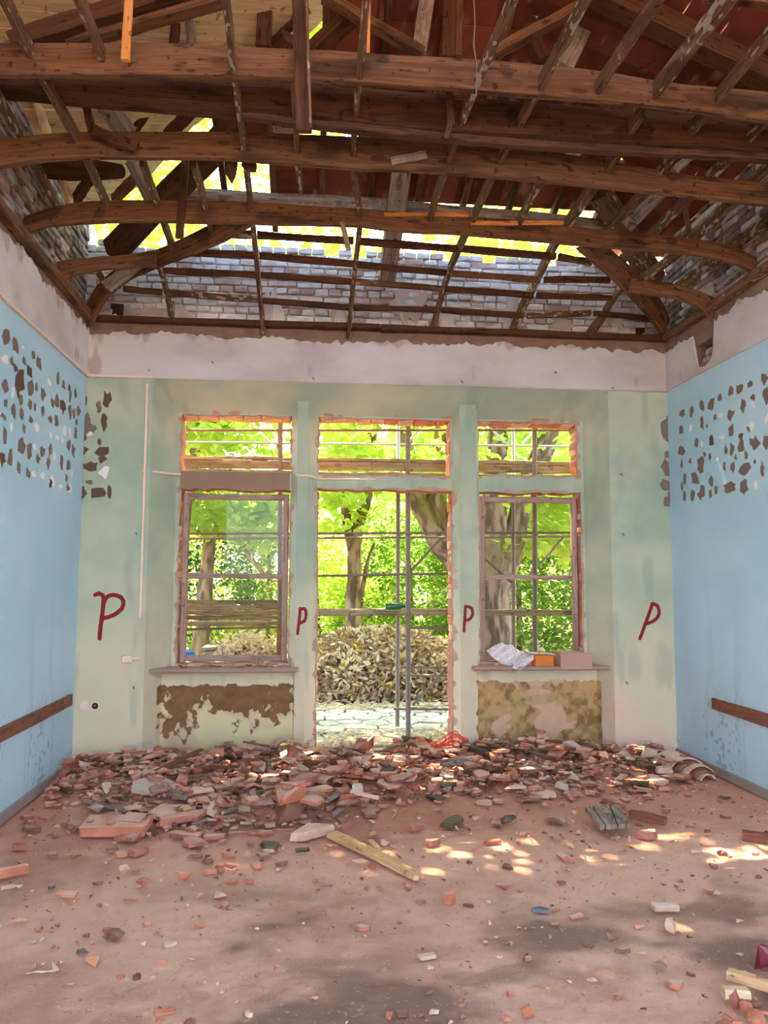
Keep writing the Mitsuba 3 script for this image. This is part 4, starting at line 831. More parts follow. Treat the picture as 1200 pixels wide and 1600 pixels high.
stick('long timber lying across the heap in front of the doorway', (458,1196), (600,1187), .12, .09, .06, 'wood_plank')
stick('short pale timber in the heap under the red netting', (690,1192), (736,1188), .12, .07, .05, 'wood_grey')
stick('dark timber end lying at the right edge of the photo', (1160,1305), (1230,1314), .03, .07, .055, 'rail_brown')
stick('pale squared batten sticking into the bottom right corner of the photo', (1138,1520), (1240,1552), .05, .05, .04, 'wood_pale')
stick('small yellowish batten end in the bottom right corner pile', (1130,1551), (1170,1552), .04, .045, .035, 'wood_new')
stick('thin straw coloured stick on the floor at lower left', (42,1519), (82,1517), .006, .006, .006, 'wood_new')
# flat grey stones of the door step
for i, (pix, lb) in enumerate((([(478,1176),(516,1174),(526,1187),(492,1189)], 'left grey stone slab on the doorstep'), ([(566,1172),(602,1171),(610,1181),(556,1186)], 'middle grey stone slab on the doorstep'), ([(612,1174),(640,1172),(648,1184),(610,1188)], 'right grey stone slab on the doorstep beside the red netting'))):
    flat_poly(lb, 'stone_slab', pix, .11, .05, 'slate' if 0 else 'lime_mortar', 'stone slab')
# leaning pieces under the left window
m = shard_mesh(np.random.default_rng(3), .2, .02, 'shard'); m.apply_transform(trimesh.transformations.rotation_matrix(1.35, [1,0,0])); c = at(252,1190,7.08); m.apply_translation([c[0], 7.07, .10]); put(thing('tile_shard', 'upright orange tile shard leaning on the wall under the left window', 'tile shard'), m, 'clay_orange')
m = shard_mesh(np.random.default_rng(5), .16, .02, 'shard'); m.apply_transform(trimesh.transformations.rotation_matrix(1.2, [1,0,0])); m.apply_translation([c[0]+.17, 7.07, .07]); put(thing('tile_shard', 'second orange shard leaning on the wall right of the upright one', 'tile shard'), m, 'clay_red')
# nested curled tiles in the right corner
for i in range(8):
    c = atz(1066 if i < 4 else 1086, 1210 if i < 4 else 1214, 0); R = .20; n = 16; ang = np.linspace(-1.45, 1.35, n); ax = np.array([.12, -.993, 0]); sd = np.array([.993, .12, 0]); v = []
    R = (.19, .165, .14, .115, .14, .117, .094, .071)[i]
    for e in (-.2, .08):
        for r in (R, R-.014): v.append(np.array(c)+[0,0,.0]+ax*(e+(i%4)*.02)+sd*(i%4)*.008+np.outer(r*np.sin(ang), sd)+np.outer(r*np.cos(ang)*.8, [0,0,1]))
    v = np.vstack(v); f = []
    for j in range(n-1):
        for p, q in ((0, 2), (3, 1), (1, 0), (2, 3)): f += [[p*n+j, p*n+j+1, q*n+j+1], [p*n+j, q*n+j+1, q*n+j]]
    for j in (0, n-1): f += [[j, n+j, 3*n+j], [j, 3*n+j, 2*n+j]]
    m = trimesh.Trimesh(v, f); m.fix_normals()
    put(thing('curved_roof_tile', 'curved tile nested in the stack lying in the right corner', 'roof tile', 'curved tiles stacked in the right corner'), m, ('clay_pale', 'rail_brown', 'clay_brown', 'clay_pale')[i % 4], smooth=30)
# red plastic safety netting in the doorway
k = thing('safety_netting', 'crumpled bright red plastic safety netting at the right door jamb', 'netting')
def netpt(u, v, q):
    px = 645+u*86+4*math.sin(9*v+q); py = 1185-v*(26+16*math.exp(-((u-.75)/.2)**2)); Y = 6.95+.10*math.sin(7*u+q*2)*1+.05*math.sin(11*v+q)-.14*q/3
    return at(px+3*math.sin(13*u+5*v+q), py+2.2*math.sin(17*u+q), Y)
ms = []
for q in range(2):
    for v_ in np.linspace(0, 1, 7): ms.append(tube([netpt(u, v_+.02*math.sin(20*u), q) for u in np.linspace(0, 1, 22)], .0035, 4)[0])
    for u_ in np.linspace(0, 1, 15): ms.append(tube([netpt(u_, v, q) for v in np.linspace(0, 1, 9)], .003, 4)[0])
ms.append(tube([at(x, y, 6.9) for x, y in ((700,1160),(715,1158),(728,1170),(738,1186))], .006, 5)[0])
m = cat(ms); put(k, m, 'mesh_orange')
# bottom right corner pile
for i, (px, py, w_, kd, mt, lb) in enumerate(((1165,1572,26,'curve','clay_orange','orange curled shard in the bottom right corner pile'),(1150,1592,34,'shard','clay_orange','flat orange shard at the bottom edge of the corner pile'),(1184,1588,36,'curve','clay_orange','right orange shard in the bottom right corner pile'),(1150,1563,24,'lump','clay_red','reddish lump in the bottom right corner pile'),(1128,1598,36,'shard','clay_red','orange shard cut by the bottom edge of the photo'),(1164,1517,14,'lump','clay_pale','small pale lump behind the squared batten'),(1178,1560,26,'shard','clay_brown','dark shard in the bottom right corner pile'),(1194,1575,22,'block','clay_orange','brick bit at the right edge of the corner pile'),(1140,1580,18,'lump','clay_orange','small orange lump in the corner pile'))):
    place(px, py, w_, kd, mt, lb, tilt=.5)
c = atz(1192, 1510, 0); m = hull(np.random.default_rng(4).normal(0, 1, (16,3))*[.03,.03,.03]); m.apply_translation([c[0], c[1], .04]); put(thing('plastic_scrap', 'crumpled dark red scrap at the right edge of the photo', 'scrap'), m, 'plastic_maroon')
c = atz(817, 1594, 0); r = trimesh.creation.revolve(np.array([[0,0],[.018,0],[.024,.036],[.021,.036],[.016,.004],[0,.004]]), sections=20); r.apply_transform(trimesh.transformations.rotation_matrix(1.2, [0,1,0])); r.apply_translation([c[0], c[1], .02]); put(thing('terracotta_cup', 'small terracotta coloured cap lying at the bottom edge of the photo', 'cap'), r, 'clay_orange', smooth=40)

# ================================================ ON THE WALLS AND SILLS
for s, lb, a, b, f in ((1, 'brown chair rail board on the left wall', (-30,1161), (105,1098), XL+.012), (-1, 'brown chair rail board on the right wall, its end split', (1114,1102), (1225,1130), XR-.012)):
    P0, P1 = atx(*a, f), atx(*b, f); P1[2] = P0[2] = (P0[2]+P1[2])/2
    if s > 0: P1[1] = YF-.12; P0[1] = 2.0
    else: P1[1] = 2.0
    r = bar(P0, P1, .022, .095, n=6); k = thing('chair_rail', lb, 'rail'); put(k, r[0], 'rail_brown', uv=r[1])
k = thing('conduit', 'cream plastic conduit strip running down the left pier', 'conduit')
p = [at(230,600,YF-.012), at(226,740,YF-.012), at(219,966,YF-.012)]
for a, b in zip(p[:-1], p[1:]): r = bar(a, b, .022, .022, (0,1,0)); part(k, 'strip', r[0], 'cream', uv=r[1])
r = tube([at(222,735,YF-.01), at(240,737,YF+.04), at(262,740,YF+.16), at(281,742,YF+.27)], .011, 6); part(k, 'branch_pipe', r[0], 'cream', uv=r[1])
k = thing('conduit', 'cream conduit running across the pier and lintel left of the doorway', 'conduit')
r = tube([at(462,741,7.12), at(466,743,7.10), at(482,743,7.10), at(497,748,7.24), at(586,749,7.24)], .010, 6); put(k, r[0], 'cream', uv=r[1])
def wallbox(label, name, px, py, w_, h, d, mat, cat_, Y=YF):
    c = at(px, py, Y); m = bevel_box(w_, d, h, .004); m.apply_translation([c[0], Y-d/2, c[2]]); k = thing(name, label, cat_); put(k, m, mat); return k, c
k, c = wallbox('cream junction box with a stub of corrugated conduit on the left pier', 'junction_box', 200, 1029, .09, .065, .04, 'cream', 'junction box'); del scene[k]
m = bevel_box(.09, .04, .065, .004); m.apply_translation([c[0], YF-.02, c[2]]); part(k, 'body', m, 'cream')
r = tube([(c[0]+.045, YF-.02, c[2]), (c[0]+.09, YF-.02, c[2]), (c[0]+.11, YF-.02, c[2])], [.012, .012, .006], 8); part(k, 'conduit_stub', r[0], 'cream')
for dx in (-.035, .035): m = trimesh.creation.cylinder(.003, .002, sections=8); m.apply_transform(trimesh.transformations.rotation_matrix(1.5708, [1,0,0])); m.apply_translation([c[0]+dx, YF-.041, c[2]+.02]); part(k, 'screw', m, 'metal_old')
def disc(label, name, px, py, r_, d, mat, cat_, Y, inner=None):
    c = at(px, py, Y); m = trimesh.creation.revolve(np.array([[0,0],[r_,0],[r_,d*.6],[r_*.85,d],[r_*.6,d*.8],[0,d*.75]]), sections=28); m.apply_transform(trimesh.transformations.rotation_matrix(1.5708, [1,0,0])); m.apply_translation([c[0], Y, c[2]])
    k = thing(name, label, cat_)
    if inner is None: put(k, m, mat, smooth=40)
    else:
        part(k, 'collar', m, mat, smooth=40); q = hull(np.random.default_rng(int(px)).normal(0, 1, (14,3))*[r_*.25, .006, r_*.25]); q.apply_translation([c[0]+r_*.1, Y-d, c[2]-r_*.05]); part(k, 'pipe_stub', q, inner)
disc('round cream blank cover low on the left pier', 'socket_cover', 132, 1103, .042, .008, 'cream', 'socket cover', YF)
disc('round open dark red socket hole beside the cream cover', 'socket_hole', 148.5, 1103, .026, .006, 'hole_shade', 'socket', YF, 'plastic_maroon')
disc('round pipe collar with a broken stub left of the stained panel under the left window', 'pipe_collar', 233, 1080, .055, .03, 'lime_mortar', 'pipe collar', 7.12, 'clay_pale')
disc('round pipe collar right of the stained panel under the right window', 'pipe_collar', 951, 1078, .055, .03, 'lime_mortar', 'pipe collar', 7.10, 'hole_shade')
disc('rusty round pipe hole at the foot of the right door jamb', 'pipe_hole', 726, 1165, .028, .008, 'clay_orange', 'pipe hole', 7.108, 'hole_shade')  # the dark lump stands in for the shade inside the pipe
for px, py, Y, lb in ((213,833,YF,'small dark hook on the left pier, upper part'),(970,741,YF,'small cleat on the right pier, upper part'),(972,834,YF,'small dark hook on the right pier, below the cleat'),(209,1073,YF,'bent dark wire hook on the left pier under the junction box'),(233,578,YF-.014,'torn nail on the white band at left'),(332,566,YF-.014,'torn nail on the white band above the left window'),(489,591,YF-.014,'torn nail on the white band above the left door jamb'),(721,596,YF-.014,'torn nail on the white band above the right door jamb'),(867,582,YF-.014,'rusty nail on the white band above the right window'),(956,606,YF-.014,'torn nail at the lower edge of the white band at right'),(978,1066,YF,'cracked nail stub on the right pier beside the sill')):
    c = at(px, py, Y); k = thing('wall_hook', lb, 'hook'); r = tube([c, c+[0,-.02,.0], c+[.006,-.026,-.012], c+[.012,-.022,-.02]], [.006,.005,.004,.003], 6); put(k, r[0], 'metal_old')
# right sill: brick, cardboard box, crumpled sheet
zs = .813
c = at(848,1040,7.06); k = thing('hollow_brick', 'orange hollow brick on the right window sill beside the cardboard box', 'brick'); m = mani(bevel_box(.175, .12, .10, .005)); 
for dx in (-.055, 0, .055):
    for dz in (-.024, .024): m -= mani(trimesh.creation.box((.042, .2, .034)).apply_translation([dx, 0, dz]))
m = mesh_of(mani(bevel_box(.175, .12, .10, .005))); m.apply_translation([c[0], 7.06, zs+.05]); put(k, m, 'brick_orange')
c = at(897,1040,7.04); k = thing('cardboard_box', 'flattened brown cardboard box on the right window sill', 'box')
m = bevel_box(.30, .012, .145, .003); m.apply_translation([c[0], 6.975, zs+.045]); part(k, 'front', m, 'cardboard')
m = bevel_box(.29, .22, .012, .003); m.apply_transform(trimesh.transformations.rotation_matrix(.05, [0,1,0])); m.apply_translation([c[0]-.02, 7.09, zs+.118]); part(k, 'top_flap', m, 'cardboard')
m = bevel_box(.012, .22, .11, .003); m.apply_translation([c[0]-.145, 7.09, zs+.055]); part(k, 'side', m, 'cardboard')
m = bevel_box(.012, .22, .11, .003); m.apply_translation([c[0]+.145, 7.09, zs+.055]); part(k, 'side', m, 'cardboard')
c = at(838,1026,7.1); k = thing('paper_flap', 'loose grey paper sheet lying on the hollow brick', 'paper'); m = bevel_box(.26, .16, .006, .002); m.apply_transform(trimesh.transformations.rotation_matrix(.06, [0,1,0])); m.apply_translation([c[0]+.03, 7.08, zs+.112]); put(k, m, 'cardboard_light')
def crumple(label, name, pix, Y0, mat, seed):
    gg = np.random.default_rng(seed); P = Polygon(pix); n = 22; xs = np.linspace(min(a for a, b in pix), max(a for a, b in pix), n); ys = np.linspace(min(b for a, b in pix), max(b for a, b in pix), n)
    from shapely.geometry import Point
    pts = [(x+gg.normal(0, 1), y+gg.normal(0, .8)) for x in xs for y in ys if P.contains(Point(x, y))] + [tuple(q) for q in np.array(P.exterior.coords)[:-1]]
    from scipy.spatial import Delaunay
    t = Delaunay(pts); f = [s for s in t.simplices if P.buffer(.5).contains(Point(np.mean([pts[i] for i in s], axis=0)))]
    V = np.array([at(x, y, Y0+.10*(1-(y-ys[0])/(ys[-1]-ys[0]))-.05+.022*math.sin(x*.35+y*.5)+gg.normal(0, .008)) for x, y in pts]); f = np.array(f)
    nrm = np.array([0, .004, .002]); V2 = V+nrm; m = len(V)
    put(thing(name, label, 'sheet'), (np.vstack([V, V2]), np.vstack([f, f[:, ::-1]+m])), mat)
crumple('crumpled off-white plastic sheet heaped on the right window sill', 'plastic_sheet', [(760,1017),(775,1008),(784,1004),(792,1008),(800,1007),(806,1014),(818,1019),(832,1023),(818,1034),(806,1041),(798,1042),(785,1038),(770,1028)], 7.13, 'sheet', 1)
crumple('white folded sheet hanging over the front edge of the right sill', 'plastic_sheet', [(812,1031),(830,1024),(843,1019),(838,1028),(826,1036),(812,1048),(800,1044)], 7.02, 'sheet', 2)
for i in range(16):
    gg = np.random.default_rng(50+i); x = gg.uniform(-1.15, -.25); m = shard_mesh(gg, gg.uniform(.04, .10), .012, 'shard'); m.apply_transform(trimesh.transformations.rotation_matrix(gg.normal(0, .12), [1,0,0])); m.apply_translation([x, gg.uniform(7.08, 7.22), zs+.012]); put(thing('tile_shard', 'small broken bit lying on the left window sill', 'tile shard', 'broken bits on the left sill'), m, ('clay_red', 'clay_orange', 'clay_pale', 'clay_brown')[i % 4])
for i in range(7):
    gg = np.random.default_rng(80+i); x = gg.uniform(1.62, 1.95) if i < 5 else gg.uniform(2.6, 2.72); m = shard_mesh(gg, gg.uniform(.03, .07), .01, 'shard'); m.apply_translation([x, gg.uniform(7.05, 7.2), zs+.008]); put(thing('tile_shard', 'small grey brown bit lying on the right window sill', 'tile shard', 'broken bits on the right sill'), m, ('clay_brown', 'clay_pale')[i % 2])
# ================================================ OUTSIDE
struct('ground', box(-40, 40, 7.46, 70, -.4, -.035), 'earth', 'earth of the garden outside')
g = np.random.default_rng(31)
pts = []
for j, y in enumerate(np.arange(7.3, 10.9, .25)):
    for x in np.arange(-1.6, 3.0, .30): pts.append((x+(j % 2)*.15+g.uniform(-.09, .09), y+g.uniform(-.08, .08)))
pts = np.array(pts); V = Voronoi(pts)
pav = sbox(-1.3, 7.55, 2.7, 10.15)
for i, rg in enumerate(V.point_region):
    q = V.regions[rg]
    if -1 in q or len(q) < 3: continue
    P = Polygon(V.vertices[q]).intersection(pav).buffer(-.016)
    if P.is_empty or P.area < .006 or P.geom_type != 'Polygon': continue
    m = trimesh.creation.extrude_polygon(P.simplify(.01), .05); m.apply_translation([0, 0, -.045+g.normal(0, .004)]); part('ground', 'paving_stone', m, 'stone')
struct('ground__path_joint', box(-1.35, 2.75, 7.5, 10.2, -.06, -.022), 'earth', 'x'); labels['ground__path_joint'] = {'label': 'earth joints between the paving stones'}
m = mani(box(-1.0, 2.4, 7.05, 7.52, -.1, -.003)); struct('floor__doorstep', mesh_of(m), 'lime_mortar', 'x'); labels['floor__doorstep'] = {'label': 'worn doorstep'}
struct('ground_back', box(-30, 30, -30, -2.5, -.4, -.02), 'earth', 'earth yard behind the room')
# leaves
def leafmesh(C, size, g, shape='oval', up=.6):
    """a mesh of leaves at the centres C"""
    n = len(C); nr = g.normal(0, 1, (n, 3)); nr[:, 2] = np.abs(nr[:, 2])+up; nr /= np.linalg.norm(nr, axis=1, keepdims=True)
    a = np.cross(nr, g.normal(0, 1, (n, 3))); a /= np.linalg.norm(a, axis=1, keepdims=True); b = np.cross(nr, a); s = size*g.uniform(.65, 1.3, n)
    if shape == 'maple': prof = np.array([(0,-.5,0),(.42,-.36,-.06),(.55,.02,-.1),(.22,.12,.0),(.0,.62,-.08),(-.22,.12,0),(-.55,.02,-.1),(-.42,-.36,-.06)]); fc = np.array([[0,1,3],[1,2,3],[0,3,5],[3,4,5],[0,5,7],[5,6,7]])
    elif shape == 'curl': prof = np.array([(0,-.6,0),(.26,-.1,.16),(0,.1,-.02),(-.26,-.1,.16),(0,.6,.2)]); fc = np.array([[0,1,2],[0,2,3],[1,4,2],[2,4,3]])
    else: prof = np.array([(0,-.55,0),(.3,0,.07),(0,.55,-.03),(-.3,0,.07)]); fc = np.array([[0,1,2],[0,2,3]])
    v = C[:, None] + s[:, None, None]*(prof[None, :, :1]*a[:, None] + prof[None, :, 1:2]*b[:, None] + prof[None, :, 2:]*nr[:, None])
    f = (fc[None] + (np.arange(n)*len(prof))[:, None, None]).reshape(-1, 3); return v.reshape(-1, 3), f
def clusters(box_, ncl, per, spread, g, flat=.35):
    (x0, x1), (y0, y1), (z0, z1) = box_; c = np.stack([g.uniform(x0, x1, ncl), g.uniform(y0, y1, ncl), g.uniform(z0, z1, ncl)], 1)
    return (c[:, None] + g.normal(0, 1, (ncl, per, 3))*np.array([spread, spread, spread*flat])).reshape(-1, 3)
def blob(c, r, n, g, shell=.5):
    d = g.normal(0, 1, (n, 3)); d /= np.linalg.norm(d, axis=1, keepdims=True); q = 1+.22*np.sin(5*d[:, :1]+c[0]*3)*np.sin(6*d[:, 1:2]+c[1])+.15*np.sin(9*d[:, 2:]+c[0])
    return np.asarray(c)+d*np.asarray(r)*q*(shell+(1-shell)*g.random((n, 1))**.6)
def foliage(k, C, size, mat, g, shape='oval', name='foliage', label=None, up=.6): part(k, name, leafmesh(C, size, g, shape, up), mat, kind='stuff', label=label)
def limb(k, name, pts, r, n=16, mat='bark', kk=10): r_ = tube(spline(pts, n), np.interp(np.linspace(0,1,n), np.linspace(0,1,len(r)), r), kk, wob=.05); part(k, name, r_[0], mat, smooth=True, uv=r_[1])
# --- big forked tree behind the right pier of the doorway
k = thing('forked_tree', 'big old tree with a forking grey trunk seen through the doorway and the right window', 'tree')
Yb = 11.0
limb(k, 'trunk', [at(748,1090,Yb), at(742,1000,Yb), at(728,920,Yb), at(706,860,Yb)], [.30,.24,.21,.20])
limb(k, 'bough', [at(708,866,Yb), at(684,840,Yb), at(668,808,Yb), at(648,772,Yb), at(634,700,Yb-.2), at(628,640,Yb-.3), at(622,520,Yb-.5)], [.20,.17,.14,.13,.10,.09,.06])
limb(k, 'bough', [at(700,856,Yb), at(690,820,Yb), at(682,780,Yb), at(688,720,Yb+.2), at(696,650,Yb+.3), at(715,500,Yb+.4)], [.17,.15,.14,.13,.12,.08])
k2 = thing('forked_tree', 'second big tree whose dark trunk divides behind the left side of the right window', 'tree'); Y2 = 9.9
limb(k2, 'trunk', [at(770,1090,Y2), at(772,1000,Y2), at(768,940,Y2), at(782,875,Y2)], [.26,.24,.24,.26])
limb(k2, 'bough', [at(776,885,Y2), at(774,820,Y2), at(772,778,Y2), at(776,700,Y2), at(786,640,Y2+.1), at(800,520,Y2+.2)], [.19,.15,.15,.13,.12,.08])
limb(k2, 'bough', [at(790,880,Y2), at(806,830,Y2), at(816,780,Y2), at(842,720,Y2), at(862,655,Y2+.1), at(880,540,Y2)], [.18,.14,.14,.15,.16,.1])
# --- trees left
k3 = thing('slender_tree', 'slender tree with two yellowish stems in the left part of the doorway', 'tree'); Y3 = 12.2
limb(k3, 'trunk', [at(553,1000,Y3), at(551,950,Y3), at(554,900,Y3), at(553,862,Y3), at(560,820,Y3), at(574,770,Y3), at(580,690,Y3), at(590,560,Y3)], [.13,.12,.11,.10,.09,.08,.07,.05])
limb(k3, 'stem', [at(553,870,Y3), at(544,825,Y3), at(539,790,Y3), at(541,700,Y3), at(535,560,Y3)], [.08,.075,.07,.06,.04])
limb(k3, 'stem', [at(562,955,Y3+.3), at(568,910,Y3+.3), at(574,880,Y3+.3), at(585,850,Y3+.3)], [.05,.04,.035,.02])
k4 = thing('dark_trunk_tree', 'dark trunked tree standing in the left window', 'tree'); Y4 = 12.5
limb(k4, 'trunk', [at(312,1020,Y4), at(318,950,Y4), at(324,880,Y4), at(332,800,Y4), at(338,700,Y4), at(345,560,Y4)], [.14,.12,.1,.09,.07,.05])
limb(k4, 'bough', [at(330,830,Y4), at(352,810,Y4), at(372,840,Y4-.3), at(398,880,Y4-.6), at(420,905,Y4-.8)], [.05,.05,.045,.04,.03])
k5 = thing('pale_trunk_tree', 'tree with pale twin trunks in the upper left window', 'tree'); Y5 = 10.2
limb(k5, 'trunk', [at(262,1090,Y5), at(272,950,Y5), at(284,800,Y5), at(300,710,Y5), at(304,650,Y5), at(318,540,Y5)], [.2,.18,.14,.12,.1,.07])
limb(k5, 'bough', [at(298,722,Y5), at(306,690,Y5), at(317,650,Y5), at(336,560,Y5)], [.1,.08,.08,.05])
# --- crowns
gg = np.random.default_rng(41)
def near_leaves(key, C, size, mat, n=60):
    i = np.argsort(C[:, 1])[:n]
    for q in C[i]: part(key, 'leaf', leafmesh(q[None], size, gg, 'maple'), mat)
def crown(key, parts_, mat, size=.15, shape='maple', lab=None, near=0):
    C = np.vstack([clusters(b, n, p, s, gg) for b, n, p, s in parts_]); C = C[(C[:, 1] > 8.9) | (C[:, 2] > 5.6)]
    if near:
        i = np.argsort(C[:, 1]); near_leaves(key, C[i[:near]], size, mat, near); C = C[i[near:]]
    foliage(key, C, size, mat, gg, shape, label=lab)
crown(k, [(((.2,2.2),(9.4,12.5),(3.0,4.4)), 26, 36, .22), (((-.6,3.0),(9.4,13),(4.2,8.5)), 46, 36, .26), (((-2.2,2.6),(6.2,7.8),(7.0,8.8)), 150, 34, .34), (((-.4,3.6),(8.3,9.6),(6.8,9.0)), 40, 30, .3)], 'leaf_lime', near=60)  # last two boxes: unseen clumps added up high to block and dapple the sun
crown(k2, [(((2.6,4.6),(9.6,12.0),(2.0,3.2)), 60, 34, .28), (((2.2,6.5),(9.4,13),(3.2,8.5)), 170, 34, .35)], 'leaf_lime', near=60)
crown(k3, [(((.0,1.0),(10.8,13.0),(2.4,3.7)), 34, 28, .2), (((-1.2,1.2),(10.0,13.5),(4.4,8.0)), 26, 32, .25)], 'leaf_lime', near=40)
crown(k4, [(((-2.6,-.5),(10.6,12.5),(2.15,3.0)), 55, 30, .22), (((-3.5,-.6),(10.5,13.5),(4.0,8.0)), 55, 34, .25)], 'leaf_green', near=40)
crown(k5, [(((-2.4,-.4),(9.3,11.0),(3.3,4.0)), 40, 30, .25), (((-5,-1.2),(9.2,12.5),(3.9,8.0)), 130, 32, .32), (((-4,-.4),(6.4,9.0),(6.8,9.0)), 130, 34, .36)], 'leaf_lime', near=40)  # last box: unseen leaves over the roof, added to keep sun off it
# --- shrubs and hedge behind
for lb, c, r, n, sz, mt in (
    ('dense dark green laurel shrub behind the scaffold on the right of the doorway', (1.75,13.6,1.3), (1.05,.9,1.9), 5200, .10, 'leaf_deep'),
    ('tall dark evergreen shrub filling the lower right window', (3.6,13.2,1.2), (1.5,.9,1.7), 6500, .10, 'leaf_deep'),
    ('sunlit green bush in the right window, right side', (5.0,13.6,2.2), (1.5,.9,2.4), 5200, .12, 'leaf_green'),
    ('bright yellow green bush left of the slender tree in the doorway', (.1,13.0,1.1), (.75,.6,1.3), 3000, .10, 'leaf_lime'),
    ('pale feathery bush high in the middle of the doorway', (.9,14.2,1.9), (.9,.7,1.0), 1500, .11, 'leaf_pale'),
    ('green bush behind the brush heap in the middle of the doorway', (1.0,13.0,.7), (.8,.6,1.0), 2600, .09, 'leaf_green'),
    ('dark conifer like bush in the middle of the left window', (-1.9,14.2,1.8), (1.1,.8,2.3), 5600, .09, 'leaf_dark'),
    ('dark evergreen bush at the right side of the left window', (-.75,13.8,1.5), (.75,.7,2.1), 4000, .09, 'leaf_deep'),
    ('greyish green bush at the far left of the left window', (-3.5,14.5,1.6), (1.2,.8,2.2), 4200, .10, 'leaf_deep'),
    ('low green plants behind the timber stack outside the left window', (-1.9,12.9,.4), (1.6,.5,.8), 3000, .09, 'leaf_green')):
    kk_ = thing('shrub', lb, 'shrub'); limb(kk_, 'stem', [(c[0],c[1],-.05),(c[0]+.05,c[1],c[2]*.6),(c[0],c[1]+.05,c[2]+r[2]*.5)], [.07,.05,.02], 6, kk=6)
    foliage(kk_, np.maximum(blob(c, r, n, gg), [-99,-99,.02]), sz, mt, gg)
for i, (lb, x, y, h, rr, n, mt) in enumerate((('pale hazy tree far behind, left', -5.5, 24, 8, 3.2, 4200, 'leaf_pale'), ('pale hazy tree far behind the left window', -1.6, 27, 5.0, 2.6, 3000, 'leaf_pale'), ('pale tree far behind the doorway', 1.6, 25, 3.4, 2.0, 1900, 'leaf_pale'), ('green tree far behind the right window', 5.5, 22, 8, 3.4, 4600, 'leaf_green'), ('green tree far behind at the right edge of the right window', 10.5, 24, 8, 3.6, 4000, 'leaf_green'), ('green tree far behind, beyond the doorway jamb', 3.4, 21, 6.5, 2.2, 3600, 'leaf_green'))):
    kk_ = thing('far_tree', lb, 'tree'); limb(kk_, 'trunk', [(x,y,-.05),(x+.1,y,h*.5),(x,y,h*.9)], [.3,.22,.1], 8, kk=7); foliage(kk_, np.maximum(blob((x,y,h*.55), (rr,rr*.8,h*.55), n, gg), [-99,-99,.05]), .26, mt, gg)
# --- heap of cut branches and dry leaves
k = thing('brush_heap', 'big heap of cut branches with dry tan leaves outside the doorway', 'brush heap')
hc = at(590, 1075, 11.2)
def heap_pt(n, c, r): d = gg.normal(0, 1, (n, 3)); d[:, 2] = abs(d[:, 2]); d /= np.linalg.norm(d, axis=1, keepdims=True); return np.array(c)+d*np.array(r)*(.72+.36*gg.random((n, 1)))
cen = (hc[0]+.05, 11.3, -.05); rad = (1.5, 1.05, .92)
m = trimesh.creation.icosphere(3); v = m.vertices*np.array(rad)*.80; v[:, 2] = np.maximum(v[:, 2], 0); v *= 1+.07*np.sin(v[:, :1]*9)*np.cos(v[:, 1:2]*8); part(k, 'brushwood_core', (v+np.array(cen), m.faces), 'bark', smooth=True)
for nm, mt, n, sz in (('dry_leaves', 'leaf_dry', 5200, .105), ('brown_leaves', 'leaf_tan', 3000, .10), ('yellow_leaves', 'leaf_yellow', 420, .11)):
    C = heap_pt(n, cen, rad); C = C[C[:, 2] > 0]; part(k, nm, leafmesh(C, sz, gg, 'curl', .1), mt, kind='stuff')
for i in range(46):
    p = heap_pt(1, cen, rad)[0]; d = gg.normal(0, 1, 3)*[.5, .25, .25]; r = tube(spline([p-d, p+gg.normal(0, .04, 3), p+d], 6), [.014, .011, .006, .006, .004, .003], 5); part(k, 'branch', r[0], 'bark', uv=r[1])
for lb, c_, r_, n in (('low pile of dry twigs and leaves on the right behind the scaffold', (2.1, 10.9, -.05), (1.0, .6, .75), 3200), ('low dry brush pile beside the timber stack outside the left window', (-.85, 11.4, -.05), (.7, .5, .85), 1800)):
    kk_ = thing('brush_pile', lb, 'brush heap'); m = trimesh.creation.icosphere(2); v = m.vertices*np.array(r_)*.75; v[:, 2] = np.maximum(v[:, 2], 0); part(kk_, 'brushwood_core', (v+np.array(c_), m.faces), 'bark', smooth=True)
    C = heap_pt(n, c_, r_); part(kk_, 'dry_leaves', leafmesh(C[C[:, 2] > 0], .10, gg, 'curl', .1), 'leaf_dry', kind='stuff')
# fallen leaves on the path
C = np.stack([gg.uniform(-1, 2.4, 1500), np.where(gg.random(1500) < .55, gg.uniform(7.5, 8.3, 1500), gg.uniform(9.6, 10.6, 1500)), np.full(1500, .012)], 1)
put(thing('leaf_litter', 'fallen dry leaves along the edges of the stone path', 'leaves', kind='stuff'), leafmesh(C, .07, gg, 'curl', 3.0), 'leaf_dry')
# --- scaffold
k = thing('scaffold', 'tube scaffold with timber decks standing against the outside of the end wall', 'scaffold')
YI, YO = 7.78, 8.55
def pole(px0, py0, px1, py1, Y, r=.022, mat='metal_old', nm='pole'):
    a, b = at(px0, py0, Y), at(px1, py1, Y); n = 6; q = tube([a*(1-t)+b*t for t in np.linspace(0, 1, n)], r, 9); part(k, nm, q[0], mat, smooth=True, uv=q[1])
for a, b in (((437,1130),(438,560)), ((638,1164),(637,560)), ((836,1140),(835,560))): pole(*a, *b, YI, .026)
for a, b, m_ in (((621,1144),(622,768),'metal_old'), ((622,760),(622,560),'metal_galv'), ((803,1120),(802,768),'metal_old'), ((802,760),(801,560),'metal_galv'), ((262,1130),(264,560),'metal_old')): pole(*a, *b, YO, .024, m_)
xl, xr_ = 240, 960
def rail(y0, y1, Y, r=.016, mat='metal_old', x0=None, x1=None):
    x0, x1 = x0 or xl, x1 or xr_; pole(x0, y0+(y1-y0)*0, x1, y1, Y, r, mat, 'rail')
rail(672,672,YI,.013); rail(690,698,YO,.013,'metal_galv'); rail(834,832,YI,.012); rail(842,838,YO,.012); rail(900,896,YI,.012,x0=497,x1=708); rail(981,982,YI,.014,x0=640,x1=706)
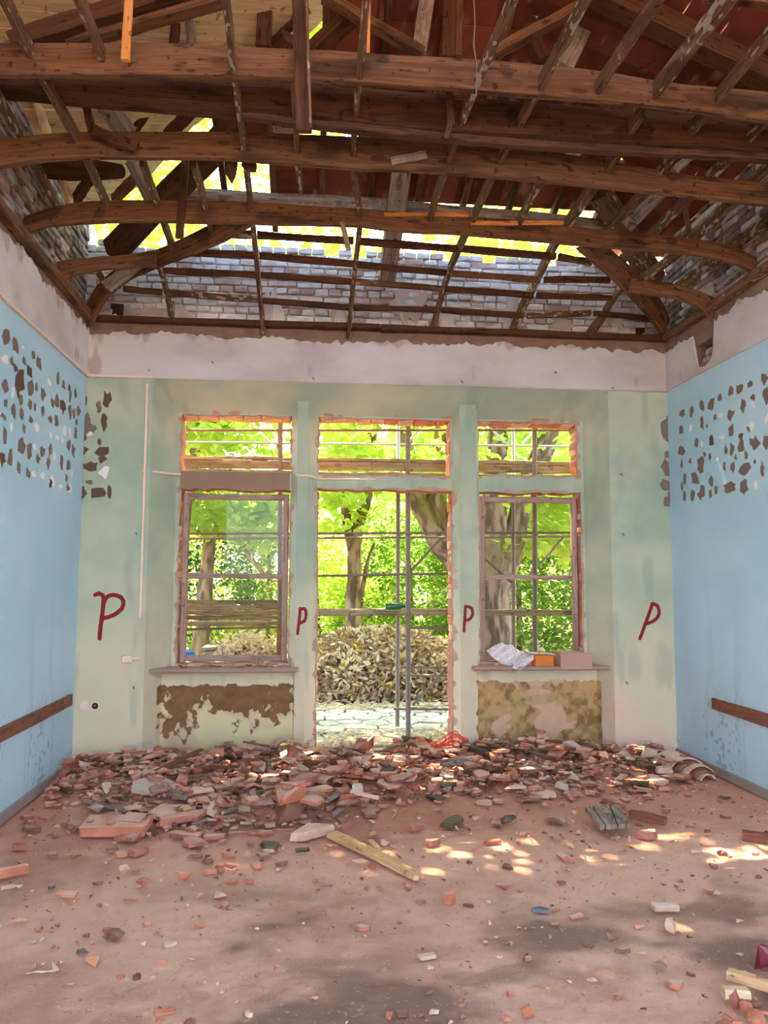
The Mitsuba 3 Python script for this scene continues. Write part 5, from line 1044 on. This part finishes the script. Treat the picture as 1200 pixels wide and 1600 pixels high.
rail(975,972,YI,.010,x0=270,x1=437); rail(984,980,YI,.012,x0=270,x1=437); rail(1043,1043,YI,.010,x0=625,x1=706); rail(1055,1056,YO,.014,x0=625,x1=706); rail(1107,1108,YI,.016,x0=615,x1=720)
for a, b, Y, m_ in (((642,892),(690,840),YI,'metal_old'), ((645,1102),(702,1040),YI,'metal_old'), ((752,868),(800,910),YI,'metal_old'), ((388,655),(424,694),YO,'metal_galv'), ((640,688),(662,664),YO,'metal_galv'), ((765,668),(792,694),YO,'metal_galv'), ((816,693),(834,674),YO,'metal_galv'), ((288,662),(300,650),YO,'metal_galv'), ((822,905),(880,840),YO,'metal_old')): pole(*a, *b, Y, .014, m_, 'brace')
def board(px0, py0, px1, py1, Y, h, d, mat='wood_deck', nm='toe_board'):
    r = bar(at(px0, py0, Y), at(px1, py1, Y), d, h, n=7); part(k, nm, r[0], mat, uv=r[1])
for (x0, x1) in ((250, 436), (439, 637), (639, 834), (837, 960)):
    dy = (x0-250)*.016
    board(x0, 714.5+dy, x1, 714.5+dy+2, YI+.05, .035, .04); board(x0, 724+dy, x1, 724+dy+2, YI+.06, .085, .03); board(x0, 738+dy, x1, 738+dy+3, YI+.08, .06, .04)
for i in range(3):                                # upper deck planks
    p0, p1 = at(250, 738, YI+.2), at(960, 752, YI+.2)
    r = bar((p0[0], YI+.22+i*.22, 2.70), (p1[0], YI+.22+i*.22, 2.70), .2, .04, n=7); part(k, 'deck_plank', r[0], 'wood_deck', uv=r[1])
board(497, 958, 637, 957, YI+.06, .055, .18, nm='deck_plank'); board(639, 957, 700, 956, YI+.06, .06, .18, nm='deck_plank'); board(752, 957, 900, 957, YI+.06, .055, .18, nm='deck_plank')
board(497, 953, 700, 953, YI+.30, .03, .2, nm='deck_plank'); board(700, 957, 752, 957, YI+.06, .055, .18, nm='deck_plank'); board(452, 958, 497, 958, YI+.06, .055, .18, nm='deck_plank')
for i, y in enumerate((941, 949, 957, 965)): board(268, y, 434, y, YI+.03+.004*(i % 2), .048, .03, nm='stacked_board')
board(262, 974, 434, 974, YI+.05, .04, .2, nm='deck_plank')
for x in (436.5, 638, 836):
    for y in (672, 696, 834, 900, 957):
        c = at(x, y, YI); m = bevel_box(.056, .062, .036, .008); m.apply_translation(c); part(k, 'coupler', m, 'metal_old')
pole(437, 970, 436, 1050, YI-.03, .03, 'metal_rust', 'pole_sleeve')
c = at(616, 949, YI+.2); r = trimesh.creation.revolve(np.array([[0,-.09],[.03,-.09],[.034,-.08],[.034,.05],[.02,.08],[.013,.1],[.013,.12],[0,.12]]), sections=18); r.apply_transform(trimesh.transformations.rotation_matrix(1.5708, [0,1,0])); r.apply_translation([c[0], c[1], c[2]+.01])
put(thing('green_bottle', 'green plastic bottle lying on the scaffold plank in the doorway', 'bottle'), r, 'plastic_green', smooth=40)
# things seen low through the left window
k = thing('timber_stack', 'stack of grey weathered boards on the ground outside the left window', 'timber stack')
for i, (y, a, b) in enumerate(((1012, 318, 392), (1018, 322, 440), (1024, 316, 442), (1031, 320, 440))): r = bar(at(a, y, 11.6), at(b, y-(4 if i < 2 else 0), 11.6), .5, .045, n=5); part(k, 'board', r[0], 'wood_grey', uv=r[1])
for x in (335, 380, 425): r = bar(at(x, 1045, 11.6)*[1,1,0]+[0,0,-.03], at(x, 1036, 11.6), .08, .08, (0,1,0)); part(k, 'support', r[0], 'wood_rib', uv=r[1])
c = at(291, 1026, 10.8); k = thing('blue_container', 'small blue container with white legs outside the left window, lower left corner', 'container')
m = bevel_box(.20, .18, .07, .02); m.apply_translation([c[0], 10.8, c[2]+.04]); part(k, 'body', m, 'plastic_blue')
for dx in (-.06, 0, .06): r = bar((c[0]+dx, 10.72, -.03), (c[0]+dx, 10.72, c[2]+.02), .03, .02, (0,1,0)); part(k, 'leg', r[0], 'sheet', uv=r[1])
